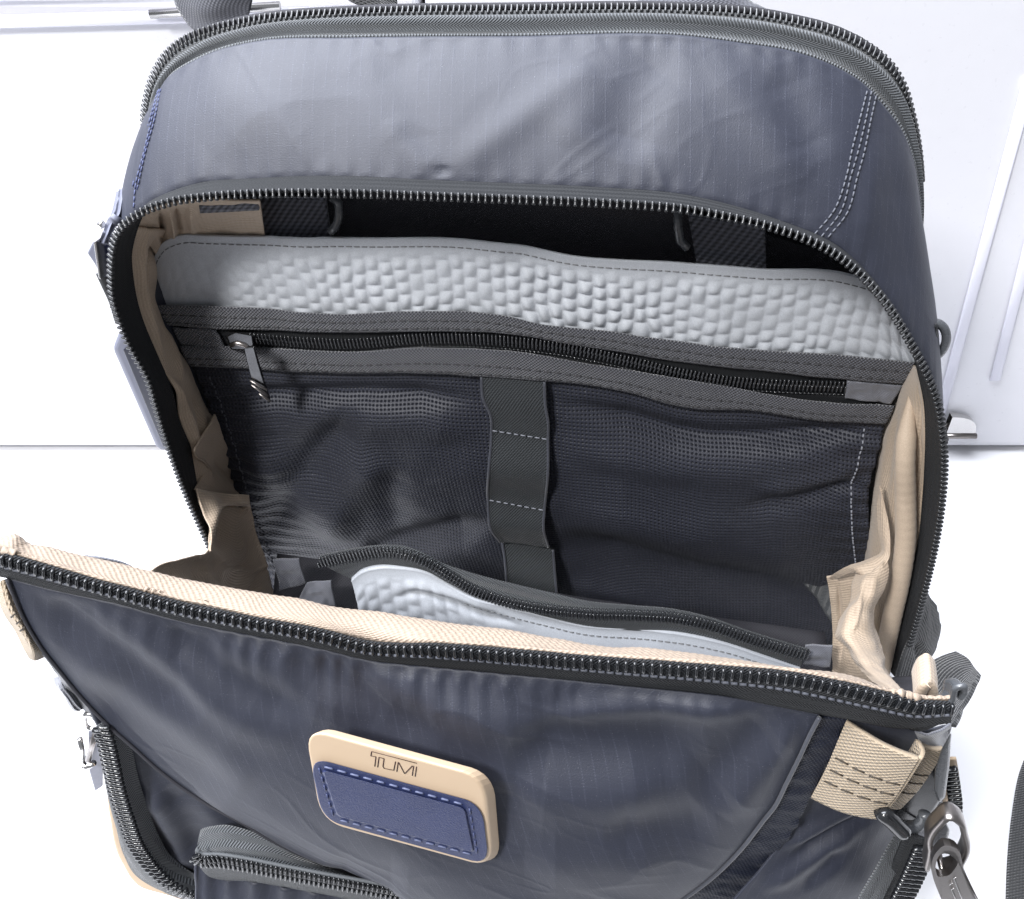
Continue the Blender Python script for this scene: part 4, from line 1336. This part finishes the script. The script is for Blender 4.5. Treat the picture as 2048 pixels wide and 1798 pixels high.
# ---- right side of the flap: band, side panel, webbing, buckle
RB = A([(1695, 1436), (1687, 1445), (1673, 1484), (1653, 1525), (1619, 1594), (1585, 1660), (1540, 1716), (1490, 1770), (1420, 1830), (1330, 1900)], float)
RE2 = hermite(RE, 200)
c1 = on(RE2, FD + 0.002, FK, FZ)
c2 = hermite(on(RB, FD + 0.004, FK, FZ), 200)
G = loft([c1, c2], 20)
G = disp(G, wrinkle(G, 0.006, 0.0005, 121, ax=1.6) + 0.0008)
grid('flap_side_band', G, m_band, bag, 0.001)
T4 = [(1690, 1436, .169), (1760, 1448, .170), (1830, 1462, .174), (1898, 1455, .185)]
sheet4('side_panel', [[(1690, 1430, .1695), (1760, 1444, .171), (1830, 1460, .174), (1900, 1450, .186)],
                      [(1650, 1525, .1705), (1740, 1540, .174), (1820, 1550, .180), (1892, 1550, .192)],
                      [(1585, 1655, .164), (1700, 1660, .170), (1790, 1660, .178), (1870, 1650, .192)],
                      [(1500, 1770, .154), (1640, 1770, .160), (1740, 1770, .168), (1840, 1760, .185)],
                      [(1380, 1880, .146), (1560, 1890, .152), (1680, 1890, .160), (1800, 1880, .178)]], m_nylon, bag, nv=120, nu_=120,
       fl=[([(1560, 1700), (1640, 1650), (1740, 1600)], 14, 0.0022), ([(1580, 1720), (1680, 1660), (1760, 1620)], 12, -0.0020), ([(1520, 1790), (1620, 1720), (1730, 1650)], 18, 0.0018), ([(1600, 1780), (1690, 1700)], 14, -0.0014)], wr=(.02, .0008), seed=131)
# right pocket zipper
sheet4('side_zipper_tape', [[(1810, 1640, .172), (1775, 1700, .164), (1740, 1760, .158), (1700, 1830, .152)], [(1850, 1645, .174), (1815, 1705, .166), (1780, 1770, .160), (1745, 1840, .154)]], m_tape_l, bag, seed=141, wr=(.02, .0003))
zcen = A([(1846, 1690), (1832, 1722), (1816, 1758), (1800, 1790), (1780, 1830)], float)
c1 = hermite(on(zcen, 0.160), 100)
c2 = hermite(on(zcen + [20, 8], 0.160), 100)
ac = c2 - c1
ac /= np.linalg.norm(ac, axis=1, keepdims=True)
G = loft([c1 - ac * 0.006 + [0, 0.002, 0], c1 + ac * 0.006 + [0, 0.002, 0]], 8)
rz = grid('right_pocket_zipper', G, m_tape, bag, 0.001)
tag(rz, 'black chunky zipper at the lower right pocket edge')
for sg in (-1, 1):
    teeth(c1 + ac * sg * 0.0016, ac * -sg, 0.0025, 0.0038, 0.0019, 0.0026, m_teeth, rz, single=(0, 1), lift=0.0012, phase=0.5 if sg > 0 else 0)
# short chain seen behind the buckle
zcen = A([(1899, 1530), (1905, 1565), (1909, 1600), (1908, 1620)], float)
c1 = hermite(on(zcen, 0.180), 40)
c2 = hermite(on(zcen + [12, 0], 0.180), 40)
ac = c2 - c1
ac /= np.linalg.norm(ac, axis=1, keepdims=True)
grid('zipper_tail', loft([c1 - ac * 0.003 + [0, .002, 0], c1 + ac * 0.0025 + [0, .002, 0]], 6), m_frame, rz, 0.001)
teeth(c1, ac, 0.0022, 0.004, 0.0016, 0.0024, m_teeth, rz, single=(0, 1), lift=0.001)

# beige webbing folded through the buckle
w_l = hermite(on3([(1690, 1447, .1655), (1676, 1480, .165), (1655, 1530, .164), (1621, 1597, .163)]), 40)
w_r = hermite(on3([(1836, 1513, .160), (1815, 1548, .160), (1787, 1590, .160), (1752, 1634, .160)]), 40)
Gw = np.stack([w_l * (1 - s) + w_r * s + [0, -0.0014 * math.sin(math.pi * s) - 0.001 * s, 0] for s in np.linspace(0, 1, 60)], 1)
Gw = disp(Gw, wrinkle(Gw, 0.02, 0.0004, 151))
wb_ = grid('webbing_loop', Gw, m_webbing, bag, 0.0016)
tag(wb_, 'beige webbing loop folded over at the flap corner')
w_l2 = hermite(on3([(1832, 1488, .169), (1812, 1520, .169), (1788, 1560, .169), (1765, 1606, .169)]), 30)
w_r2 = hermite(on3([(1890, 1500, .171), (1866, 1540, .171), (1838, 1580, .171), (1802, 1618, .171)]), 30)
Gw2 = np.stack([w_l2 * (1 - s) + w_r2 * s + [0, -0.001 * math.sin(math.pi * s), 0] for s in np.linspace(0, 1, 40)], 1)
grid('under_layer', Gw2, m_webbing, wb_, 0.0016)
turn = np.stack([w_r, w_r + [0.0012, 0.0018, 0], w_r + [0.0006, 0.0050, 0], w_l2[np.linspace(0, 29, 40).astype(int)]], 1)
tl = [hermite(r_, 14) for r_ in turn]
grid('fold', A(tl), m_webbing, wb_, 0.0012)
for fr in (0.40, 0.55, 0.70):
    i = int(fr * 39)
    dashes('stitching', hermite(Gw[i, 1:58], 60) + [0, -0.0004, 0], m_thread_k, wb_, 0.0042, 0.0036, 0.00028, 0.0002, slant=0.06)
    i2 = int(fr * 29)
    dashes('stitching', hermite(Gw2[i2, 14:36], 30) + [0, -0.0004, 0], m_thread_k, wb_, 0.0042, 0.0036, 0.00028, 0.0002)

# black buckle
bk_ = poly_extrude('buckle', px_([(1870, 1512), (1884, 1505), (1882, 1600), (1868, 1622), (1840, 1650), (1806, 1662), (1782, 1634), (1812, 1600)], .1740), px_([(1870, 1512), (1884, 1505), (1882, 1600), (1868, 1622), (1840, 1650), (1806, 1662), (1782, 1634), (1812, 1600)], .1800), m_plastic, bag, bevel=0.001)
tag(bk_, 'glossy black plastic buckle at the lower right')
poly_extrude('frame_bar', px_([(1882, 1500), (1903, 1462), (1899, 1530), (1890, 1595), (1878, 1608), (1868, 1580), (1870, 1540)], .1660), px_([(1882, 1500), (1903, 1462), (1899, 1530), (1890, 1595), (1878, 1608), (1868, 1580), (1870, 1540)], .1710), m_plastic_g, bk_, bevel=0.0012)
sweep('frame_lug', hermite(px_([(1760, 1622), (1782, 1640), (1800, 1658), (1813, 1671)], .158), 14), ring(0.0026, 0.0026, 12), m_plastic, bk_, scale=[.8, .95] + [1] * 10 + [.8, .35])
sweep('frame_lug', hermite(px_([(1815, 1655), (1832, 1652), (1846, 1640), (1850, 1628)], .164), 14), ring(0.0020, 0.0016, 10), m_plastic_g, bk_)
# dark cloth above the buckle, the flap's right corner
sheet4('corner_cloth', [[(1830, 1466, .170), (1860, 1470, .1715), (1900, 1445, .178)], [(1838, 1482, .172), (1868, 1486, .174), (1898, 1470, .180)], [(1850, 1505, .176), (1872, 1506, .178), (1890, 1500, .184)]], m_greytab, bag, seed=161, wr=(.008, .0008))
# curled end of the flap zipper
cu_ = hermite(px_([(1872, 1408), (1892, 1410), (1904, 1402), (1908, 1388), (1914, 1374), (1926, 1372), (1930, 1384), (1922, 1396)], .166), 60)
G = np.stack([cu_ + [0, -0.0005, 0], cu_ + [0.0004, 0.0045, -0.003], cu_ + [0.0008, 0.008, -0.007]], 0)
sweep('zipper_curl', cu_, ring(0.0009, 0.0009, 8), m_plastic_g, fz)
grid('curl_tape', loft(list(G), 8), m_plastic_g, fz, 0.0008)
# rounded corner of flap edge below the chain end
cq = hermite(px_([(1840, 1425), (1880, 1432), (1900, 1425), (1912, 1405)], .1655), 40)
G = np.stack([cq, cq + [0, 0.001, -0.006], cq + [-0.001, 0.003, -0.012]], 0)
grid('corner_tape', loft(list(G), 8), m_tape, fz, 0.001)

# metal slider and pull of the right zipper
ml = hermite(px_([(1852, 1722), (1858, 1690), (1858, 1664), (1874, 1640), (1898, 1622), (1916, 1632), (1926, 1656), (1931, 1684), (1922, 1708), (1904, 1730), (1888, 1734), (1880, 1720)], .146), 70)
sp = sweep('slider_bridge', ml, ring(0.0009, 0.0032, 10, 0.6), m_metal, rz, up=np.array([-0.1, -1.0, 0.25]))
tag(sp, 'gunmetal zipper slider bridge at lower right')
poly_extrude('slider_body', px_([(1856, 1718), (1862, 1668), (1888, 1636), (1900, 1660), (1890, 1700), (1872, 1724)], .1535), px_([(1856, 1718), (1862, 1668), (1888, 1636), (1900, 1660), (1890, 1700), (1872, 1724)], .157), m_plastic_g, rz, bevel=0.0008)
ou = hermite(px_([(1889, 1691), (1874, 1703), (1864, 1724), (1864, 1746), (1873, 1775), (1884, 1802), (1900, 1850), (1930, 1862), (1962, 1850), (1952, 1802), (1940, 1784), (1930, 1750), (1924, 1722), (1918, 1704), (1905, 1693)], .1405), 64, closed=True)
ih = hermite(px_([(1889, 1702), (1878, 1712), (1872, 1728), (1872, 1742), (1880, 1754), (1894, 1752), (1908, 1740), (1916, 1722), (1914, 1710), (1903, 1702)], .1405), 64, closed=True)
hc_ = ih.mean(0)
an = lambda P_: np.arctan2(P_[:, 2] - hc_[2], P_[:, 0] - hc_[0])
ih = ih[np.argsort(an(ih))]
ou = ou[np.argsort(an(ou))]
th_ = [0, 0.0022, 0]
V_ = np.vstack([ou, ih, ou + th_, ih + th_])
Fc, m_ = [], 64
for i in range(m_):
    j = (i + 1) % m_
    Fc += [(i, j, m_ + j, m_ + i), (2 * m_ + j, 2 * m_ + i, 3 * m_ + i, 3 * m_ + j), (j, i, 2 * m_ + i, 2 * m_ + j), (m_ + i, m_ + j, 3 * m_ + j, 3 * m_ + i)]
pt2 = raw('pull_tab', V_, Fc, m_metal, rz, smooth=False)
b2 = pt2.modifiers.new('Bevel', 'BEVEL')
b2.width, b2.segments, b2.limit_method, b2.angle_limit = 0.0004, 2, 'ANGLE', math.radians(50)
# engraved marks on the pull tab
V_, Fc, b_ = [], [], 0
for s_ in (((1908, 1757), (1924, 1798), (1930, 1830)), ((1908, 1757), (1912, 1754)), ((1899, 1770), (1905, 1766)), ((1903, 1779), (1912, 1800), (1918, 1825)), ((1903, 1779), (1908, 1776))):
    v_, f_ = sweep_vf(px_(s_, .1402), ring(0.00016, 0.00015, 6), up=np.array([0, -1.0, 0.1]), base=b_)
    V_.append(v_)
    Fc += f_
    b_ += len(v_)
raw('lettering', np.vstack(V_), Fc, m_metal_l, rz)

sheet4('corner_facing', [[(1765, 1358, .240), (1810, 1352, .242), (1852, 1350, .245)], [(1770, 1400, .215), (1815, 1395, .215), (1858, 1395, .215)], [(1775, 1450, .190), (1820, 1450, .190), (1866, 1450, .190)]], m_nylon_in, bag, seed=209)
# ---- straps on the right: compression straps behind the flap corner
sheet4('compression_strap', [[(1850, 1168, .285), (1842, 1215, .280), (1826, 1262, .275), (1808, 1310, .265), (1795, 1362, .255)], [(1862, 1196, .288), (1858, 1235, .284), (1846, 1275, .278), (1832, 1320, .268), (1822, 1370, .258)],
                             [(1874, 1214, .292), (1876, 1250, .288), (1866, 1290, .282), (1850, 1330, .272), (1842, 1378, .262)], [(1881, 1250, .300), (1880, 1262, .298), (1872, 1295, .292), (1852, 1335, .285), (1846, 1380, .275)]], m_strap, bag, seed=171, nv=50, nu_=80, wr=(.01, .0006), thick=.0015,
       fl=[([(1838, 1280), (1842, 1320), (1838, 1350)], 8, -0.0025)])
sheet4('compression_strap', [[(1838, 1420, .225), (1842, 1370, .235), (1858, 1328, .245), (1882, 1312, .250), (1912, 1304, .252)], [(1852, 1430, .218), (1862, 1385, .228), (1885, 1345, .238), (1910, 1330, .242), (1935, 1315, .246)],
                             [(1880, 1440, .208), (1890, 1410, .216), (1915, 1380, .226), (1935, 1355, .232), (1950, 1336, .238)], [(1902, 1445, .200), (1912, 1428, .205), (1930, 1402, .214), (1945, 1370, .222), (1956, 1345, .230)]], m_strap, bag, seed=173, nv=50, nu_=80, wr=(.012, .0006), thick=.0015)
rl = hermite(px_([(1826, 1402), (1832, 1385), (1843, 1370), (1857, 1364), (1870, 1372), (1877, 1388), (1874, 1404)], .190), 40)
G = np.stack([rl, rl + [0.001, 0.006, 0.0], rl + [0.002, 0.012, -0.001]], 0)
tag(grid('binding_curl', loft(list(G), 10), m_beige, bag, 0.003), 'curled beige binding end by the right flap corner')

# D-ring and keeper at the right, rear
sweep('plastic_ring', hermite(px_([(1862, 648), (1872, 646), (1884, 652), (1892, 668), (1890, 690), (1880, 706), (1870, 714)], .30), 40), ring(0.0017, 0.0030, 8), m_plastic_g, bag)
sweep('plastic_ring', hermite(px_([(1861, 655), (1866, 650), (1870, 665), (1868, 690), (1865, 715), (1872, 735), (1866, 760), (1862, 775)], .296), 40), ring(0.0010, 0.0030, 8), m_plastic, bag)
poly_extrude('strap_keeper', px_([(1884, 838), (1892, 860), (1898, 878), (1892, 895), (1886, 908), (1876, 905), (1876, 845)], .31), px_([(1884, 838), (1892, 860), (1898, 878), (1892, 895), (1886, 908), (1876, 905), (1876, 845)], .318), m_strap, bag, bevel=.001)

# ---- left: leather hanger with metal plate, dark name tag slab
hg, _ = sheet4('leather_hanger', [[(232, 384, .300), (228, 404, .296), (222, 428, .292), (212, 450, .288), (206, 470, .284), (199, 486, .282)], [(246, 376, .298), (243, 402, .292), (238, 428, .288), (222, 448, .284), (214, 470, .280), (208, 486, .280)], [(258, 384, .304), (256, 406, .300), (253, 430, .298), (236, 440, .292), (226, 462, .288), (214, 482, .286)]], m_leather_l, bag, nv=20, nu_=50, seed=181, wr=(.02, .0002), thick=.002)
tag(hg, 'slate leather hanger on the left shoulder of the bag')
pl_ = px_([(186, 486), (192, 482), (197, 520), (202, 560), (196, 556)], .279)
poly_extrude('metal_plate', pl_, pl_ + [0.0012, 0.006, 0], m_metal_l, hg, bevel=.0004)
sweep('rivet', hermite(px_([(200, 444), (207, 454)], .286), 4), ring(0.0014, 0.0014, 8), m_metal_l, hg)
poly_extrude('hanger_base', px_([(194, 480), (228, 470), (226, 500), (224, 545), (206, 556), (198, 520)], .284), px_([(194, 480), (228, 470), (226, 500), (224, 545), (206, 556), (198, 520)], .290), m_leather, hg, bevel=.001)
poly_extrude('plate_flap', px_([(175, 506), (186, 484), (196, 482), (200, 548), (190, 528)], .282), px_([(175, 506), (186, 484), (196, 482), (200, 548), (190, 528)], .2845), m_leather_l, hg, bevel=.0005)
sweep('strap_end', hermite(px_([(203, 545), (212, 565), (228, 600), (240, 640)], .288), 16), ring(0.0022, 0.0012, 8), m_strap, hg)
st = [(226, 696), (240, 660), (262, 660), (300, 740), (330, 820), (344, 892), (330, 902), (314, 896)]
sl_ = poly_extrude('name_tag', px_(st, .290), px_(st, .298), m_leather_l, bag, bevel=.002)
tag(sl_, 'dark patent name tag hanging at the left side')
st2 = [(246, 700), (256, 690), (280, 712), (312, 790), (340, 880), (336, 894), (326, 893)]
poly_extrude('tag_face', px_(st2, .2893), px_(st2, .2920), m_leather_d, sl_, bevel=.0004)

# left flap corner: beige loop, small loop, band
lb, _ = sheet4('beige_loop', [[(-6, 1170, .175), (2, 1215, .172), (30, 1262, .170), (48, 1300, .168), (58, 1318, .168)], [(8, 1160, .170), (22, 1210, .166), (46, 1255, .164), (66, 1295, .163), (74, 1322, .165)], [(22, 1165, .174), (42, 1212, .171), (66, 1255, .169), (86, 1292, .169), (94, 1312, .171)]], m_webbing, bag, nv=24, nu_=60, seed=191, wr=(.02, .0004), thick=.0015)
tag(lb, 'beige webbing loop at the left flap corner')
for a_, b_ in (((22, 1235), (32, 1226)), ((33, 1248), (42, 1240)), ((40, 1262), (50, 1254))):
    sweep('crease_stitch', px_([a_, b_], .1635), ring(.0003, .0002, 6), m_thread_k, lb)
sheet4('edge_band', [[(12, 1160, .168), (48, 1252, .168), (76, 1296, .168), (96, 1320, .168), (140, 1385, .170), (180, 1432, .172), (210, 1462, .174)], [(20, 1158, .167), (58, 1240, .166), (92, 1296, .166), (122, 1340, .166), (160, 1388, .168), (196, 1428, .170), (222, 1452, .172)]], m_piping, bag, nv=10, nu_=90, seed=193, wr=(.008, .0004))
sheet4('small_loop', [[(108, 1356, .176), (110, 1372, .172), (124, 1390, .170), (136, 1408, .170), (150, 1424, .172)], [(122, 1350, .174), (124, 1372, .169), (140, 1392, .168), (152, 1410, .168), (162, 1420, .170)], [(136, 1364, .178), (142, 1380, .175), (156, 1396, .174), (164, 1408, .173), (170, 1414, .174)]], m_greytab, bag, nv=16, nu_=40, seed=195, wr=(.01, .0004), thick=.0015)
# sliver of dark strap seen past the flap's left shoulder
sheet4('strap_sliver', [[(168, 1112, .20), (200, 1115, .20), (235, 1125, .20), (262, 1138, .20)], [(170, 1125, .20), (200, 1130, .20), (235, 1140, .20), (262, 1150, .20)]], m_greytab, bag, nv=8, seed=197)

# ---- straps behind the top edge
sheet4('shoulder_strap', [[(345, -20, .338), (350, 10, .338), (368, 40, .337), (400, 68, .335)], [(420, -25, .334), (424, 15, .333), (430, 45, .333), (440, 66, .332)], [(508, -20, .338), (503, 10, .338), (498, 30, .337), (490, 55, .335)]], m_greystrap, bag, nv=24, nu_=40, seed=201, thick=.006)
sheet4('top_handle', [[(670, -30, .345), (690, -4, .343), (720, 12, .341), (760, 30, .338)], [(740, -35, .340), (755, -4, .338), (765, 10, .337), (775, 28, .336)], [(800, -25, .345), (795, 4, .343), (800, 16, .341), (805, 34, .338)]], m_strap, bag, nv=20, nu_=40, seed=203, thick=.004)
sheet4('mesh_strap', [[(1235, 40, .338), (1260, 10, .340), (1290, -12, .342), (1330, -30, .345)], [(1400, 40, .336), (1410, 10, .337), (1415, -12, .339), (1420, -30, .342)], [(1575, 44, .338), (1540, 22, .340), (1500, 0, .342), (1470, -25, .345)]], m_greystrap, bag, nv=24, nu_=40, seed=205, thick=.006)
# loose strap on the table at lower right
zt0 = 0.004
def tp(u, v, z):
    r = rays((u, v)); t_ = (z - HC) / r[2]; return tobag(r * t_)
sl1 = np.stack([tp(2010, 1830, .006), tp(2014, 1720, .006), tp(2023, 1630, .006), tp(2040, 1540, .006), tp(2066, 1480, .006)])
sl2 = np.stack([tp(2150, 1830, .006), tp(2150, 1720, .006), tp(2155, 1620, .006), tp(2165, 1540, .006), tp(2175, 1480, .006)])
G = np.stack([hermite(sl1, 60) * (1 - s) + hermite(sl2, 60) * s + [0, 0, 0.006 * math.sin(math.pi * s)] for s in np.linspace(0, 1, 20)], 1)
o = grid('trailing_strap', G, m_strap, bag, 0.003)
tag(o, 'black ribbed strap end trailing at the far right')

# ---- floor and inner front of the main compartment, in the dark behind the flap
fl_ = np.stack([hermite(A([(-0.150, 0.300, -0.330), (-0.02, 0.305, -0.345), (0.110, 0.300, -0.350)]), 40),
                hermite(A([(-0.150, 0.255, -0.372), (-0.02, 0.250, -0.380), (0.115, 0.255, -0.372)]), 40),
                hermite(A([(-0.145, 0.205, -0.360), (-0.02, 0.200, -0.370), (0.112, 0.205, -0.360)]), 40),
                hermite(A([(-0.140, 0.183, -0.285), (-0.02, 0.178, -0.290), (0.105, 0.183, -0.290)]), 40)], 0)
Gx = loft(list(fl_), 40)
grid('compartment_floor', disp(Gx, wrinkle(Gx, 0.03, 0.002, 211)), m_nylon_in, bag, 0.001)

# ---- base of the bag standing on the table (mostly below the picture)
V_, Fc = [], []
rngs = []
for z_, k_ in ((0.001, 0.93), (0.006, 1.0), (0.05, 1.0), (0.075, 0.97)):
    a_ = np.linspace(0, 2 * np.pi, 48, endpoint=False)
    f_ = lambda c: np.sign(c) * np.abs(c)**0.45
    rngs.append(np.stack([-0.012 + 0.098 * k_ * f_(np.cos(a_)), 0.245 + 0.072 * k_ * f_(np.sin(a_)), np.full(48, z_ - HC)], -1))
Vb = np.vstack(rngs)
for i in range(3):
    for j in range(48):
        Fc.append((i * 48 + j, i * 48 + (j + 1) % 48, (i + 1) * 48 + (j + 1) % 48, (i + 1) * 48 + j))
Fc.append(tuple(range(47, -1, -1)))
Fc.append(tuple(range(144, 192)))
raw('base', Vb, Fc, m_nylon_in, bag)
